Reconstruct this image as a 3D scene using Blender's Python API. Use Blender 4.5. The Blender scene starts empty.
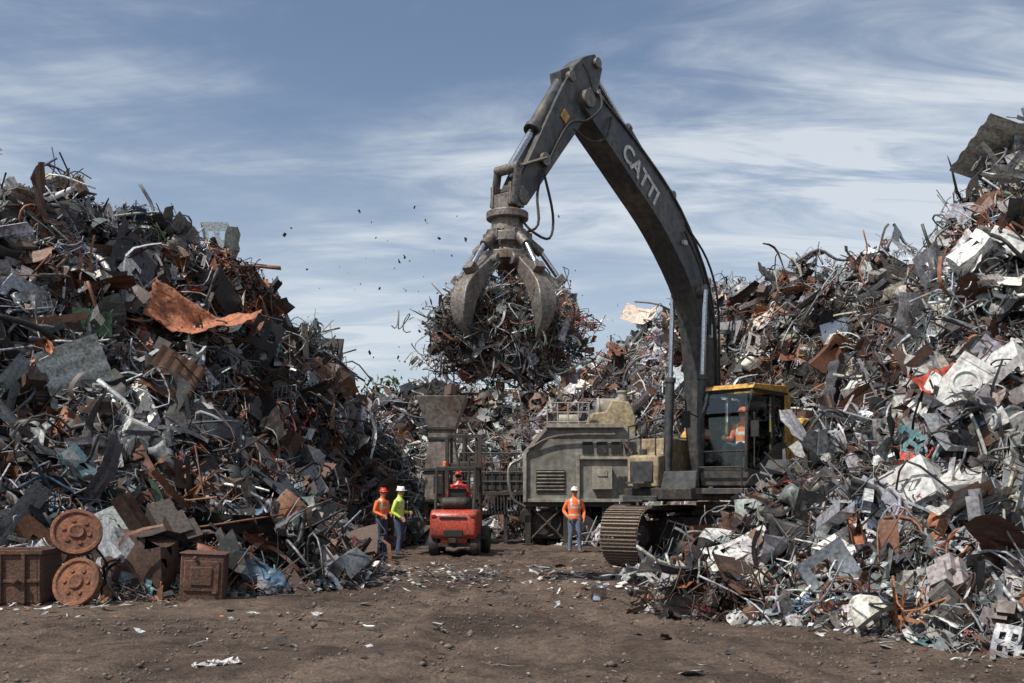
import bpy, math, numpy as np
from mathutils import Vector, Matrix, Euler
rng = np.random.default_rng(7)
S = bpy.context.scene
COL = S.collection
rad = math.radians

# ------------------------------------------------------------------ noise
_T = np.random.default_rng(3).random((12, 256, 256))
def vnoise(x, y, s=0):
    T = _T[s % 12]
    xi = np.floor(x).astype(int); yi = np.floor(y).astype(int)
    fx = x - xi; fy = y - yi
    fx = fx*fx*(3-2*fx); fy = fy*fy*(3-2*fy)
    a = T[xi & 255, yi & 255]; b = T[(xi+1) & 255, yi & 255]
    c = T[xi & 255, (yi+1) & 255]; d = T[(xi+1) & 255, (yi+1) & 255]
    return (a*(1-fx)+b*fx)*(1-fy)+(c*(1-fx)+d*fx)*fy
def fbm(x, y, o=4, s=0):
    r = 0; a = .5; t = 0
    for i in range(o):
        r = r + a*vnoise(x*2**i+i*17.3, y*2**i+i*9.1, s+i); t += a; a *= .5
    return r/t

# ------------------------------------------------------------------ materials
def nodes_of(m):
    m.use_nodes = True
    nt = m.node_tree; nt.nodes.clear()
    return nt, nt.nodes, nt.links
def paint(name, col, rough=.5, metal=0., dirt=(.13,.09,.06), amt=.4, scale=3., bump=.15, dark=.5, coat=0.):
    m = bpy.data.materials.new(name); nt, N, L = nodes_of(m)
    out = N.new('ShaderNodeOutputMaterial'); b = N.new('ShaderNodeBsdfPrincipled')
    L.new(b.outputs[0], out.inputs[0])
    tc = N.new('ShaderNodeTexCoord')
    n1 = N.new('ShaderNodeTexNoise'); n1.inputs['Scale'].default_value = scale; n1.inputs['Detail'].default_value = 6; n1.inputs['Roughness'].default_value = .68
    n2 = N.new('ShaderNodeTexNoise'); n2.inputs['Scale'].default_value = scale*5; n2.inputs['Detail'].default_value = 4
    mp = N.new('ShaderNodeMapping'); mp.inputs['Scale'].default_value = (1, 1, .45)
    L.new(tc.outputs['Object'], mp.inputs[0]); L.new(mp.outputs[0], n1.inputs[0]); L.new(tc.outputs['Object'], n2.inputs[0])
    r1 = N.new('ShaderNodeValToRGB'); r1.color_ramp.elements[0].position = .62-.28*amt; r1.color_ramp.elements[1].position = .78-.15*amt
    r1.color_ramp.elements[0].color = (0,0,0,1); r1.color_ramp.elements[1].color = (min(1,amt*1.7),)*3+(1,)
    L.new(n1.outputs[0], r1.inputs[0])
    mx = N.new('ShaderNodeMix'); mx.data_type = 'RGBA'; mx.inputs[6].default_value = (*col, 1); mx.inputs[7].default_value = (*dirt, 1)
    L.new(r1.outputs[0], mx.inputs[0])
    mr = N.new('ShaderNodeMapRange'); mr.inputs[1].default_value = .3; mr.inputs[2].default_value = .7; mr.inputs[3].default_value = dark; mr.inputs[4].default_value = 1.25
    L.new(n2.outputs[0], mr.inputs[0])
    mul = N.new('ShaderNodeMix'); mul.data_type = 'RGBA'; mul.blend_type = 'MULTIPLY'; mul.inputs[0].default_value = 1
    L.new(mx.outputs[2], mul.inputs[6]); L.new(mr.outputs[0], mul.inputs[7])
    L.new(mul.outputs[2], b.inputs['Base Color'])
    b.inputs['Metallic'].default_value = metal
    rr = N.new('ShaderNodeMapRange'); rr.inputs[3].default_value = max(.05, rough-.12); rr.inputs[4].default_value = min(1, rough+.25)
    L.new(n1.outputs[0], rr.inputs[0]); L.new(rr.outputs[0], b.inputs['Roughness'])
    if coat: b.inputs['Coat Weight'].default_value = coat
    bp = N.new('ShaderNodeBump'); bp.inputs['Strength'].default_value = bump; bp.inputs['Distance'].default_value = .02
    L.new(n2.outputs[0], bp.inputs['Height']); L.new(bp.outputs[0], b.inputs['Normal'])
    return m
def scrap_mat(name):
    m = bpy.data.materials.new(name); nt, N, L = nodes_of(m)
    out = N.new('ShaderNodeOutputMaterial'); b = N.new('ShaderNodeBsdfPrincipled'); L.new(b.outputs[0], out.inputs[0])
    at = N.new('ShaderNodeAttribute'); at.attribute_name = 'Col'
    tc = N.new('ShaderNodeTexCoord')
    n1 = N.new('ShaderNodeTexNoise'); n1.inputs['Scale'].default_value = 5.5; n1.inputs['Detail'].default_value = 4; n1.inputs['Roughness'].default_value = .75
    n2 = N.new('ShaderNodeTexNoise'); n2.inputs['Scale'].default_value = 19; n2.inputs['Detail'].default_value = 2
    L.new(tc.outputs['Object'], n1.inputs[0]); L.new(tc.outputs['Object'], n2.inputs[0])
    r = N.new('ShaderNodeValToRGB'); r.color_ramp.elements[0].position = .53; r.color_ramp.elements[1].position = .66
    r.color_ramp.elements[0].color = (0,0,0,1); r.color_ramp.elements[1].color = (.75,.75,.75,1)
    L.new(n1.outputs[0], r.inputs[0])
    rc = N.new('ShaderNodeMix'); rc.data_type = 'RGBA'; rc.inputs[6].default_value = (.15,.072,.04,1); rc.inputs[7].default_value = (.055,.04,.032,1)
    L.new(n2.outputs[0], rc.inputs[0])
    mx = N.new('ShaderNodeMix'); mx.data_type = 'RGBA'; L.new(r.outputs[0], mx.inputs[0]); L.new(at.outputs['Color'], mx.inputs[6]); L.new(rc.outputs[2], mx.inputs[7])
    mr = N.new('ShaderNodeMapRange'); mr.inputs[1].default_value = .3; mr.inputs[2].default_value = .7; mr.inputs[3].default_value = .55; mr.inputs[4].default_value = 1.3
    L.new(n2.outputs[0], mr.inputs[0])
    mul = N.new('ShaderNodeMix'); mul.data_type = 'RGBA'; mul.blend_type = 'MULTIPLY'; mul.inputs[0].default_value = 1
    L.new(mx.outputs[2], mul.inputs[6]); L.new(mr.outputs[0], mul.inputs[7]); L.new(mul.outputs[2], b.inputs['Base Color'])
    mt = N.new('ShaderNodeMath'); mt.operation = 'MULTIPLY'; inv = N.new('ShaderNodeMath'); inv.operation = 'SUBTRACT'; inv.inputs[0].default_value = 1
    L.new(r.outputs[0], inv.inputs[1]); L.new(inv.outputs[0], mt.inputs[0]); L.new(at.outputs['Alpha'], mt.inputs[1]); L.new(mt.outputs[0], b.inputs['Metallic'])
    rr = N.new('ShaderNodeMapRange'); rr.inputs[3].default_value = .32; rr.inputs[4].default_value = .85
    L.new(n1.outputs[0], rr.inputs[0]); L.new(rr.outputs[0], b.inputs['Roughness'])
    return m
SCRAP = scrap_mat('scrap_metal')
M_char = paint('charcoal_paint', (.058,.06,.063), .42, .15, (.15,.125,.1), .6, 1.6, .2)
M_dark = paint('dark_steel', (.04,.038,.036), .6, .3, (.12,.088,.065), .6, 3)
M_black = paint('black_rubber', (.02,.02,.02), .7, 0, (.09,.072,.058), .5, 5)
M_track = paint('track_steel', (.25,.205,.165), .6, .3, (.26,.19,.14), .8, 6, .4)
M_steel = paint('worn_steel', (.22,.2,.182), .45, .45, (.12,.075,.048), .6, 4, .3)
M_chrome = paint('chrome_rod', (.6,.6,.62), .15, 1., (.2,.18,.16), .2, 8, .02)
M_yel = paint('yellow_paint', (.6,.33,.06), .45, 0, (.14,.1,.07), .5, 2.5)
M_beige = paint('beige_paint', (.38,.31,.19), .6, 0, (.15,.1,.065), .6, 2.2)
M_red = paint('red_paint', (.46,.065,.035), .38, 0, (.12,.06,.045), .5, 3, .1)
M_olive = paint('grey_machine', (.23,.23,.2), .65, .05, (.12,.09,.07), .65, 1.0, .3, .6)
M_olive2 = paint('grey_machine_light', (.33,.31,.26), .65, .0, (.15,.1,.075), .6, 1.4, .3, .65)
M_rust = paint('rust', (.22,.09,.048), .85, .1, (.09,.045,.03), .6, 5, .6)
M_rustd = paint('dark_rust', (.1,.055,.04), .85, .1, (.2,.09,.05), .45, 5, .6)
M_orsheet = paint('orange_sheet', (.44,.16,.08), .75, 0, (.22,.1,.06), .6, 3, .4)
M_white = paint('white_enamel', (.56,.56,.54), .45, 0, (.18,.12,.085), .45, 3)
M_letter = paint('lettering', (.7,.68,.64), .6, 0, (.14,.13,.12), .5, 5)
M_seat = paint('seat', (.03,.03,.035), .8)
M_skin = paint('skin', (.42,.23,.15), .55, 0, (.3,.15,.1), .15, 8, .02, .85)
M_hair = paint('hair', (.03,.02,.015), .8)
M_eye = paint('eye', (.02,.015,.012), .3)
M_lips = paint('lips', (.3,.11,.09), .6)
M_jean = paint('jeans', (.07,.1,.17), .9, 0, (.05,.06,.09), .4, 9, .3)
M_jeanl = paint('light_jeans', (.16,.2,.28), .9, 0, (.09,.1,.13), .4, 9, .3)
M_lime = paint('lime_hi_vis', (.55,.72,.1), .8, 0, (.3,.4,.08), .3, 9, .3, .8)
M_orange = paint('orange_hi_vis', (.82,.19,.06), .8, 0, (.5,.13,.06), .3, 9, .3, .8)
M_refl = paint('reflective_tape', (.7,.7,.66), .4)
M_boot = paint('boots', (.06,.04,.028), .8)
M_helm = paint('white_helmet', (.75,.75,.73), .3, 0, (.4,.35,.3), .15)
M_helmr = paint('red_helmet', (.6,.05,.03), .3, 0, (.3,.06,.04), .15)
M_lamp = paint('lamp_lens', (.6,.6,.6), .15)
M_lampr = paint('red_lens', (.4,.02,.015), .2)
def glass():
    m = bpy.data.materials.new('cab_glass'); nt, N, L = nodes_of(m)
    out = N.new('ShaderNodeOutputMaterial'); t = N.new('ShaderNodeBsdfTransparent'); t.inputs[0].default_value = (.9,.95,.93,1)
    g = N.new('ShaderNodeBsdfGlossy'); g.inputs['Roughness'].default_value = .04; g.inputs[0].default_value = (.8,.88,.92,1)
    f = N.new('ShaderNodeFresnel'); f.inputs[0].default_value = 1.3
    ad = N.new('ShaderNodeMath'); ad.operation = 'ADD'; ad.inputs[1].default_value = .02; L.new(f.outputs[0], ad.inputs[0])
    mx = N.new('ShaderNodeMixShader'); L.new(ad.outputs[0], mx.inputs[0]); L.new(t.outputs[0], mx.inputs[1]); L.new(g.outputs[0], mx.inputs[2]); L.new(mx.outputs[0], out.inputs[0])
    return m
M_glass = glass()

# ------------------------------------------------------------------ mesh helpers
def empty(name, loc=(0,0,0), rz=0, parent=None):
    e = bpy.data.objects.new(name, None); COL.objects.link(e); e.location = loc; e.rotation_euler = (0,0,rz)
    e.empty_display_size = .2
    if parent: e.parent = parent
    return e
def loft_geo(pts, radii, n=10, axis=None, ref=None, cap=True):
    pts = np.asarray(pts, float); k = len(pts)
    per = isinstance(radii, (list, np.ndarray)); R = []
    for i in range(k):
        r = radii[i] if per else radii
        R.append((r, r) if not hasattr(r, '__len__') else r)
    if axis is not None: T = np.tile(np.asarray(axis, float), (k, 1))
    else: T = np.gradient(pts, axis=0)
    T = T/np.maximum(np.linalg.norm(T, axis=1, keepdims=True), 1e-9)
    up = np.asarray(ref if ref is not None else ((1,0,0) if abs(T[0][0]) < .9 else (0,1,0)), float)
    V = []; a = np.arange(n)*2*np.pi/n
    for i in range(k):
        s = up-T[i]*np.dot(up, T[i]); s /= max(np.linalg.norm(s), 1e-9); o = np.cross(T[i], s)
        if ref is None: up = s
        V.append(pts[i]+np.outer(np.cos(a)*R[i][0], s)+np.outer(np.sin(a)*R[i][1], o))
    V = np.concatenate(V)
    F = []
    for i in range(k-1):
        for j in range(n):
            j2 = (j+1) % n
            F.append((i*n+j, i*n+j2, (i+1)*n+j2, (i+1)*n+j))
    if cap:
        F.append(tuple(range(n-1, -1, -1))); F.append(tuple((k-1)*n+j for j in range(n)))
    return V, F
class P:
    def __init__(s): s.v = []; s.f = []
    def add(s, V, F):
        o = len(s.v); s.v += [tuple(map(float, p)) for p in V]; s.f += [tuple(int(i)+o for i in q) for q in F]; return s
    def box(s, c, d, e=(0,0,0)):
        R = Euler([rad(a) for a in e]).to_matrix(); V = []
        for x in (-.5,.5):
            for y in (-.5,.5):
                for z in (-.5,.5): V.append(R @ Vector((x*d[0], y*d[1], z*d[2]))+Vector(c))
        return s.add(V, [(0,1,3,2),(4,6,7,5),(0,4,5,1),(2,3,7,6),(0,2,6,4),(1,5,7,3)])
    def cyl(s, a, b, r, r2=None, n=14):
        return s.add(*loft_geo([a, b], [r, r if r2 is None else r2], n))
    def lathe(s, base, axis, prof, n=20):
        ax = np.asarray(axis, float); ax /= np.linalg.norm(ax)
        return s.add(*loft_geo([np.asarray(base)+ax*p[1] for p in prof], [p[0] for p in prof], n, axis=ax))
    def tube(s, pts, r, n=6): return s.add(*loft_geo(smooth_path(pts), r, n))
    def poly(s, pts, r, n=6):
        for a, b in zip(pts[:-1], pts[1:]): s.cyl(a, b, r, n=n)
        return s
    def extr(s, prof, a, b, plane='xz'):
        k = len(prof)
        if plane == 'xz': V = [(p[0], a, p[1]) for p in prof]+[(p[0], b, p[1]) for p in prof]
        else: V = [(a, p[0], p[1]) for p in prof]+[(b, p[0], p[1]) for p in prof]
        F = [(i, (i+1) % k, k+(i+1) % k, k+i) for i in range(k)]+[tuple(range(k-1, -1, -1)), tuple(range(k, 2*k))]
        return s.add(V, F)
    def ell(s, c, r, n=14, m=9):
        pts = []; rr = []
        for i in range(m+1):
            t = math.pi*i/m; pts.append((c[0], c[1], c[2]-r[2]*math.cos(t))); q = max(math.sin(t), .02); rr.append((r[0]*q, r[1]*q))
        return s.add(*loft_geo(pts, rr, n, axis=(0,0,1), ref=(1,0,0)))
    def obj(s, name, mat, parent=None, bevel=0, smooth=True, loc=None, rot=None):
        me = bpy.data.meshes.new(name); me.from_pydata(s.v, [], s.f); me.update()
        import bmesh
        bm = bmesh.new(); bm.from_mesh(me); bmesh.ops.recalc_face_normals(bm, faces=bm.faces); bm.to_mesh(me); bm.free()
        if smooth: me.shade_smooth(); me.set_sharp_from_angle(angle=rad(38))
        else: me.shade_flat()
        for m in (mat if isinstance(mat, (list, tuple)) else [mat]): me.materials.append(m)
        o = bpy.data.objects.new(name, me); COL.objects.link(o)
        if parent: o.parent = parent
        if loc: o.location = loc
        if rot: o.rotation_euler = [rad(a) for a in rot]
        if bevel:
            b = o.modifiers.new('bevel', 'BEVEL'); b.width = bevel; b.segments = 2; b.limit_method = 'ANGLE'; b.angle_limit = rad(40)
        return o
def smooth_path(pts, k=4):
    p = [np.asarray(q, float) for q in pts]
    if len(p) < 3: return np.array(p)
    p = [2*p[0]-p[1]]+p+[2*p[-1]-p[-2]]; out = []
    for i in range(1, len(p)-2):
        for t in np.linspace(0, 1, k, endpoint=False):
            a, b, c, d = p[i-1], p[i], p[i+1], p[i+2]
            out.append(.5*((2*b)+(-a+c)*t+(2*a-5*b+4*c-d)*t*t+(-a+3*b-3*c+d)*t**3))
    out.append(p[-2]); return np.array(out)
def fastmesh(name, V, T, C=None, mat=None, parent=None):
    me = bpy.data.meshes.new(name); V = np.ascontiguousarray(V, np.float32); T = np.ascontiguousarray(T, np.int32)
    me.vertices.add(len(V)); me.vertices.foreach_set('co', V.ravel())
    me.loops.add(T.size); me.loops.foreach_set('vertex_index', T.ravel())
    me.polygons.add(len(T)); me.polygons.foreach_set('loop_start', np.arange(len(T), dtype=np.int32)*T.shape[1])
    me.update(calc_edges=True)
    if C is not None:
        a = me.color_attributes.new('Col', 'FLOAT_COLOR', 'POINT'); a.data.foreach_set('color', np.ascontiguousarray(C, np.float32).ravel())
    if mat: me.materials.append(mat)
    o = bpy.data.objects.new(name, me); COL.objects.link(o)
    if parent: o.parent = parent
    return o

# ------------------------------------------------------------------ scrap prototypes (V, tris)
def tri(F):
    out = []
    for f in F:
        for i in range(1, len(f)-1): out.append((f[0], f[i], f[i+1]))
    return np.array(out, int)
def split(V, T): return V[T].reshape(-1, 3), np.arange(T.size).reshape(-1, 3)
def join(parts):
    V = []; T = []; o = 0
    for v, t in parts: V.append(v); T.append(t+o); o += len(v)
    return np.concatenate(V), np.concatenate(T)
def gridp(nx, ny, w, h):
    x, y = np.meshgrid(np.linspace(-w/2, w/2, nx), np.linspace(-h/2, h/2, ny)); V = np.stack([x.ravel(), y.ravel(), np.zeros(nx*ny)], 1)
    Q = []
    for j in range(ny-1):
        for i in range(nx-1): Q.append((j*nx+i, j*nx+i+1, (j+1)*nx+i+1, (j+1)*nx+i))
    return V, Q
def fold(V, amp, k, r):
    for _ in range(k):
        a = r.uniform(0, 6.28); d = np.array([math.cos(a), math.sin(a)]); c = r.uniform(-.2, .2)
        V[:, 2] += amp*r.uniform(-1, 1)*np.abs(V[:, :2]@d-c)
    return V
def p_sheet(r):
    w, h = r.uniform(.4, .95), r.uniform(.25, .6); V, Q = gridp(7, 5, w, h)
    V = fold(V, .95, 5, r); V[:, 2] += r.normal(0, .02, len(V)); V[:, :2] += r.normal(0, .022, (len(V), 2))
    V[:, 2] += r.uniform(-.8, .8)*V[:, 0]**2
    cut = r.uniform(-.3, .3); e = r.integers(0, 4)
    keep = []
    for q in Q:
        m = V[list(q)].mean(0)
        if r.random() < .05: continue
        if e == 0 and m[0]/w+m[1]/h > .45: continue
        if e == 1 and abs(m[0]/w-cut) < .12 and m[1] > 0: continue
        keep.append(q)
    return split(V, tri(keep))
def p_panel(r):   # smooth pressed panel: bonnet, door skin, appliance side
    w, h = r.uniform(.6, 1.1), r.uniform(.35, .7); V, Q = gridp(8, 6, w, h)
    V[:, 2] += r.uniform(-.5, .5)*V[:, 0]**2+r.uniform(-.5, .5)*V[:, 1]**2; V = fold(V, .35, 3, r)
    hole = r.integers(0, 3)
    if hole == 0: Q = [q for k, q in enumerate(Q) if not (1 <= k % 7 <= 4 and 1 <= k//7 <= 2)]
    if hole == 1: Q = [q for k, q in enumerate(Q) if not (k % 7 in (1, 3, 5) and k//7 in (1, 3))]
    V2 = V.copy(); lip = V[:8]+np.array([0, 0, -.06]); n0 = len(V)
    V = np.concatenate([V, V2[:8], lip]); Q = list(Q)+[(n0+i, n0+i+1, n0+8+i+1, n0+8+i) for i in range(7)]
    return V, tri(Q)
def p_frame(r):
    w, h = r.uniform(.7, 1.1), r.uniform(.5, .8)
    t = np.linspace(0, 2*np.pi, 17); e = .6
    pts = np.stack([w/2*np.sign(np.cos(t))*np.abs(np.cos(t))**e, h/2*np.sign(np.sin(t))*np.abs(np.sin(t))**e, r.uniform(-.3, .3)*np.cos(t)], 1)
    v, f = loft_geo(pts, (.03, .02), 4); a = (v, tri(f))
    V, Q = gridp(6, 4, w*.9, h*.4); V[:, 1] -= h*.25; V = fold(V, .4, 2, r)
    return join([a, (V, tri(Q))])
def p_wire(r, n=3, rr=.012, size=.8):
    parts = []
    for _ in range(n):
        k = 6; p = np.cumsum(r.normal(0, size*.33, (k, 3)), 0); p -= p.mean(0); p[:, 2] *= .5
        v, f = loft_geo(smooth_path(p, 3), rr*r.uniform(.7, 1.6), 3, cap=False); parts.append((v, tri(f)))
    return join(parts)
def p_rod(r):
    L = r.uniform(.8, 1.8); p = np.array([[-L/2, 0, 0], [-L/6, r.normal(0, .1), r.normal(0, .1)], [L/6, r.normal(0, .12), r.normal(0, .12)], [L/2, r.normal(0, .2), r.normal(0, .2)]])
    v, f = loft_geo(smooth_path(p, 3), r.choice([.014, .022, .032]), 5); return v, tri(f)
def p_pipe(r):
    L = r.uniform(.5, 1.1); p = np.array([[-L/2, 0, 0], [0, r.normal(0, .12), r.normal(0, .05)], [L/2, r.normal(0, .12), r.normal(0, .1)]])
    v, f = loft_geo(smooth_path(p, 3), r.uniform(.03, .055), 8, cap=False); return v, tri(f)
def p_strip(r):
    k = 12; V, Q = gridp(k, 2, r.uniform(.8, 1.6), r.uniform(.03, .1)); t = V[:, 0].copy()
    V[:, 2] += .18*np.sin(t*r.uniform(3, 7)+r.uniform(0, 6)); V[:, 1] += .15*np.sin(t*r.uniform(2, 5)+r.uniform(0, 6)); V[:, 2] += V[:, 1]*np.sin(t*4)*.6
    return V, tri(Q)
def p_beam(r):
    L = r.uniform(.8, 1.6); w = r.uniform(.04, .08); cs = [(-w, w), (-w, -w), (w, -w), (w, w)]
    V = []; T = []; k = 6; b1, b2 = r.normal(0, .12, 2)
    for s in range(3):
        o = len(V)
        for i in range(k):
            x = -L/2+L*i/(k-1); dy = b1*math.sin(i*.9); dz = b2*(i/(k-1))**2
            for q in (cs[s], cs[s+1]): V.append((x, q[0]+dy, q[1]+dz))
        for i in range(k-1): a = o+2*i; T += [(a, a+1, a+3), (a, a+3, a+2)]
    return np.array(V), np.array(T)
def boxsub(d, m=4):
    parts = []
    for ax in range(3):
        for sg in (-1, 1):
            V, Q = gridp(m, m, 1, 1); W = np.zeros_like(V); o = [i for i in range(3) if i != ax]
            W[:, o[0]] = V[:, 0]*d[o[0]]; W[:, o[1]] = V[:, 1]*d[o[1]]; W[:, ax] = sg*d[ax]/2; parts.append((W, tri(Q)))
    return join(parts)
def dent(V, amp, r, f=5.):
    ph = r.uniform(0, 6, (3, 3)); D = np.zeros_like(V)
    for a in range(3): D[:, a] = np.sin(V[:, 0]*f+ph[a, 0])*np.sin(V[:, 1]*f+ph[a, 1])+.6*np.sin(V[:, 2]*f*1.7+ph[a, 2])
    return V+D*amp
def p_box(r):
    V, T = boxsub((r.uniform(.35, .7), r.uniform(.3, .5), r.uniform(.2, .5)), 5)
    k = r.random(len(T)) > .05
    return dent(V, .032, r, 8), T[k]
def p_engine(r):
    parts = []
    for _ in range(5):
        V, T = boxsub(r.uniform(.12, .35, 3), 2); parts.append((V+r.normal(0, .1, 3), T))
    for _ in range(3):
        c = r.normal(0, .12, 3); a = r.normal(0, 1, 3); a /= np.linalg.norm(a)
        v, f = loft_geo([c-a*.15, c+a*.15], r.uniform(.05, .11), 9); parts.append((v, tri(f)))
    return join(parts)
def p_drum(r):
    R = r.uniform(.14, .22); L = r.uniform(.4, .7); z = np.linspace(-L/2, L/2, 7)
    v, f = loft_geo([(0, 0, q) for q in z], [R*(1+.05*(i % 2)) for i in range(7)], 14, axis=(0, 0, 1)); v = dent(v, .045, r, 9); return v, tri(f)
def p_wheel(r):
    R = .3; prof = [(.1, -.02), (.17, -.03), (.19, -.08), (R*.95, -.1), (R, -.06), (R, .06), (R*.95, .1), (.19, .08), (.17, .03)]
    v, f = loft_geo([(0, 0, p[1]) for p in prof], [p[0] for p in prof], 16, axis=(0, 0, 1), cap=False); return v, tri(f)
def p_disc(r):
    R = r.uniform(.12, .26); prof = [(.03, .06), (.06, .06), (.07, .02), (R*.8, .0), (R*.82, .05), (R, .05), (R, -.05)]
    v, f = loft_geo([(0, 0, p[1]) for p in prof], [p[0] for p in prof], 16, axis=(0, 0, 1), cap=False); return v, tri(f)
def p_corr(r):
    V, Q = gridp(19, 4, r.uniform(.6, 1.), r.uniform(.5, .9)); V[:, 2] += .02*np.tile(np.array([0, 1, 1, 0]*5)[:19], 4)+r.uniform(-.8, .8)*V[:, 1]**2
    V = fold(V, .3, 2, r); return V, tri(Q)
def p_grille(r):
    parts = []; w, h = .7, .45; c = r.uniform(-1, 1)
    for i in range(9):
        x = -w/2+w*i/8; v, f = loft_geo([(x, -h/2, c*x*x), (x, h/2, c*x*x+.05)], .009, 3, cap=False); parts.append((v, tri(f)))
    for y in (-h/2, 0, h/2):
        v, f = loft_geo([(-w/2, y, c*w*w/4), (0, y, 0), (w/2, y, c*w*w/4)], .014, 4, cap=False); parts.append((v, tri(f)))
    return join(parts)
def p_coil(r):
    t = np.linspace(0, 6.28*2.2, 24); R = r.uniform(.12, .3)
    p = np.stack([R*np.cos(t)*(1+.1*np.sin(t*.7)), R*np.sin(t), .03*t+.05*np.sin(t*1.3)], 1)
    v, f = loft_geo(p, .015, 3, cap=False); return v, tri(f)
def p_bits(r):
    parts = []
    for _ in range(6):
        V, Q = gridp(3, 2, r.uniform(.08, .34), r.uniform(.03, .12)); V = fold(V, 1., 2, r); e = Euler(tuple(r.uniform(0, 6.28, 3))).to_matrix()
        parts.append(split(V@np.array(e).T+r.normal(0, .17, 3)*np.array([1, 1, .5]), tri(Q)))
    for _ in range(4):
        k = r.normal(0, .22, (3, 3)); v, f = loft_geo(smooth_path(k, 3), .014, 3, cap=False); parts.append((v, tri(f)))
    return join(parts)
def p_shard(r):
    V, Q = gridp(4, 3, r.uniform(.25, .6), r.uniform(.12, .4)); V = fold(V, .8, 3, r); V[:, :2] += r.normal(0, .04, (len(V), 2)); return split(V, tri(Q[:r.integers(4, 7)]))
pr = np.random.default_rng(11)
KIND = dict(sheet=p_sheet, panel=p_panel, frame=p_frame, wire=p_wire, rod=p_rod, pipe=p_pipe, strip=p_strip, beam=p_beam, box=p_box,
            engine=p_engine, drum=p_drum, wheel=p_wheel, disc=p_disc, corr=p_corr, grille=p_grille, coil=p_coil, bits=p_bits, shard=p_shard)
NV = dict(sheet=14, panel=8, frame=4, wire=8, strip=6, rod=5, beam=5, box=5, bits=10, shard=10)
PROTO = {k: [f(pr) for _ in range(NV.get(k, 3))] for k, f in KIND.items()}

PAL = np.array([(.5,.51,.52,.4), (.25,.26,.27,.45), (.065,.067,.07,.25), (.66,.65,.62,0), (.48,.43,.35,0), (.19,.083,.045,0), (.08,.047,.034,0),
                (.38,.14,.065,0), (.07,.15,.28,0), (.1,.22,.24,0), (.42,.045,.035,0), (.07,.14,.08,0), (.018,.018,.02,0), (.32,.34,.37,0)])
#        light mid dark white cream rust dkrust orng blue teal red green black greypaint
PL = dict(left=[.15,.17,.21,.07,.03,.12,.12,.022,.018,.018,.008,.006,.1,.09], right=[.17,.17,.15,.13,.06,.11,.09,.022,.012,.01,.014,.004,.06,.1],
          back=[.23,.12,.07,.24,.12,.15,.05,.025,.01,.012,.015,.003,.03,.12], load=[.08,.15,.24,.03,.02,.19,.18,.03,.01,.01,.02,.0,.12,.03],
          litter=[.25,.15,.12,.18,.1,.1,.08,.02,.01,.0,.01,0,.05,.05])
for k in PL: PL[k] = np.array(PL[k])/sum(PL[k])
_h = dict(sheet=.17, panel=.09, frame=.04, wire=.17, rod=.12, pipe=.04, strip=.16, beam=.09, box=.035, engine=.03, drum=.008, wheel=.006, disc=.015, corr=.018, grille=.02, coil=.035, bits=.13)
KW = dict(heap=_h, heapr=dict(_h, box=.06, panel=.11), load=dict(wire=.3, strip=.22, rod=.1, bits=.18, sheet=.14, coil=.05, engine=.02, pipe=.02), litter=dict(shard=.75, strip=.1, rod=.05, sheet=.1))
def colours(pos, pal, r):
    n = len(pos); idx = r.choice(len(PAL), n, p=PL[pal])
    cl = fbm(pos[:, 0]*.55+3, pos[:, 1]*.45+pos[:, 2]*.6, 3, 5)     # clumps of rusty and of pale metal
    u = r.random(n)
    idx = np.where((cl > .57) & (u < .5), r.choice([5, 6, 2, 7], n, p=[.4, .3, .2, .1]), idx)
    idx = np.where((cl < .42) & (u < .4), r.choice([0, 3, 13], n, p=[.5, .3, .2]), idx)
    C = PAL[idx].copy(); C[:, :3] *= r.uniform(.6, 1.25, (n, 1)); C[:, :3] *= r.uniform(.94, 1.06, (n, 3))
    if pal != 'litter':   # broad random patches of darker and brighter pieces
        dl = fbm(pos[:, 0]*.9+40, pos[:, 1]*.7+pos[:, 2]*.9, 2, 2); C[:, :3] *= np.clip(.5+(dl-.3)*1.6, .42, 1.25)[:, None]
    return np.clip(C, 0, 1)
def scatter(name, pos, nor, scl, pal, kinds, r, tilt=.55, parent=None):
    ks = list(KW[kinds]); w = np.array([KW[kinds][k] for k in ks]); w /= w.sum()
    ki = r.choice(len(ks), len(pos), p=w); C = colours(pos, pal, r)
    VV = []; TT = []; CC = []; o = 0
    for a, k in enumerate(ks):
        vi = r.integers(0, len(PROTO[k]), len(pos))
        for b, (V, T) in enumerate(PROTO[k]):
            s = np.where((ki == a) & (vi == b))[0]
            if not len(s): continue
            n = len(s); z = nor[s]+r.normal(0, tilt, (n, 3)); z /= np.linalg.norm(z, axis=1, keepdims=True)
            q = r.normal(0, 1, (n, 3)); x = np.cross(q, z); x /= np.linalg.norm(x, axis=1, keepdims=True); y = np.cross(z, x)
            sc = scl[s]
            if k in ('pipe', 'drum'): sc = np.minimum(sc, .75)
            Mx = np.stack([x, y, z], 2)*(sc[:, None]*r.uniform(.75, 1.25, (n, 3))*np.array([1, 1, .4 if kinds == 'litter' else 1.]))[:, None, :]
            W = np.einsum('kij,vj->kvi', Mx, V)+pos[s][:, None, :]
            c = C[s].copy()
            if k == 'wheel': c[:] = (.02, .02, .02, 0)
            if k in ('wire', 'coil'): c[:, :3] *= .65
            if k == 'box' and kinds == 'heapr': m = r.random(n) < .5; c[m] = (.56, .55, .52, 0); c[m, :3] *= r.uniform(.6, 1.1, (m.sum(), 1))
            if k == 'engine': c[:, :3] = c[:, :3]*.4+np.array([.06, .045, .035])
            VV.append(W.reshape(-1, 3)); CC.append(np.repeat(c, len(V), 0))
            TT.append((T[None]+(np.arange(n)*len(V))[:, None, None]).reshape(-1, 3)+o); o += n*len(V)
    return fastmesh(name, np.concatenate(VV), np.concatenate(TT), np.concatenate(CC), SCRAP, parent)

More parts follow.
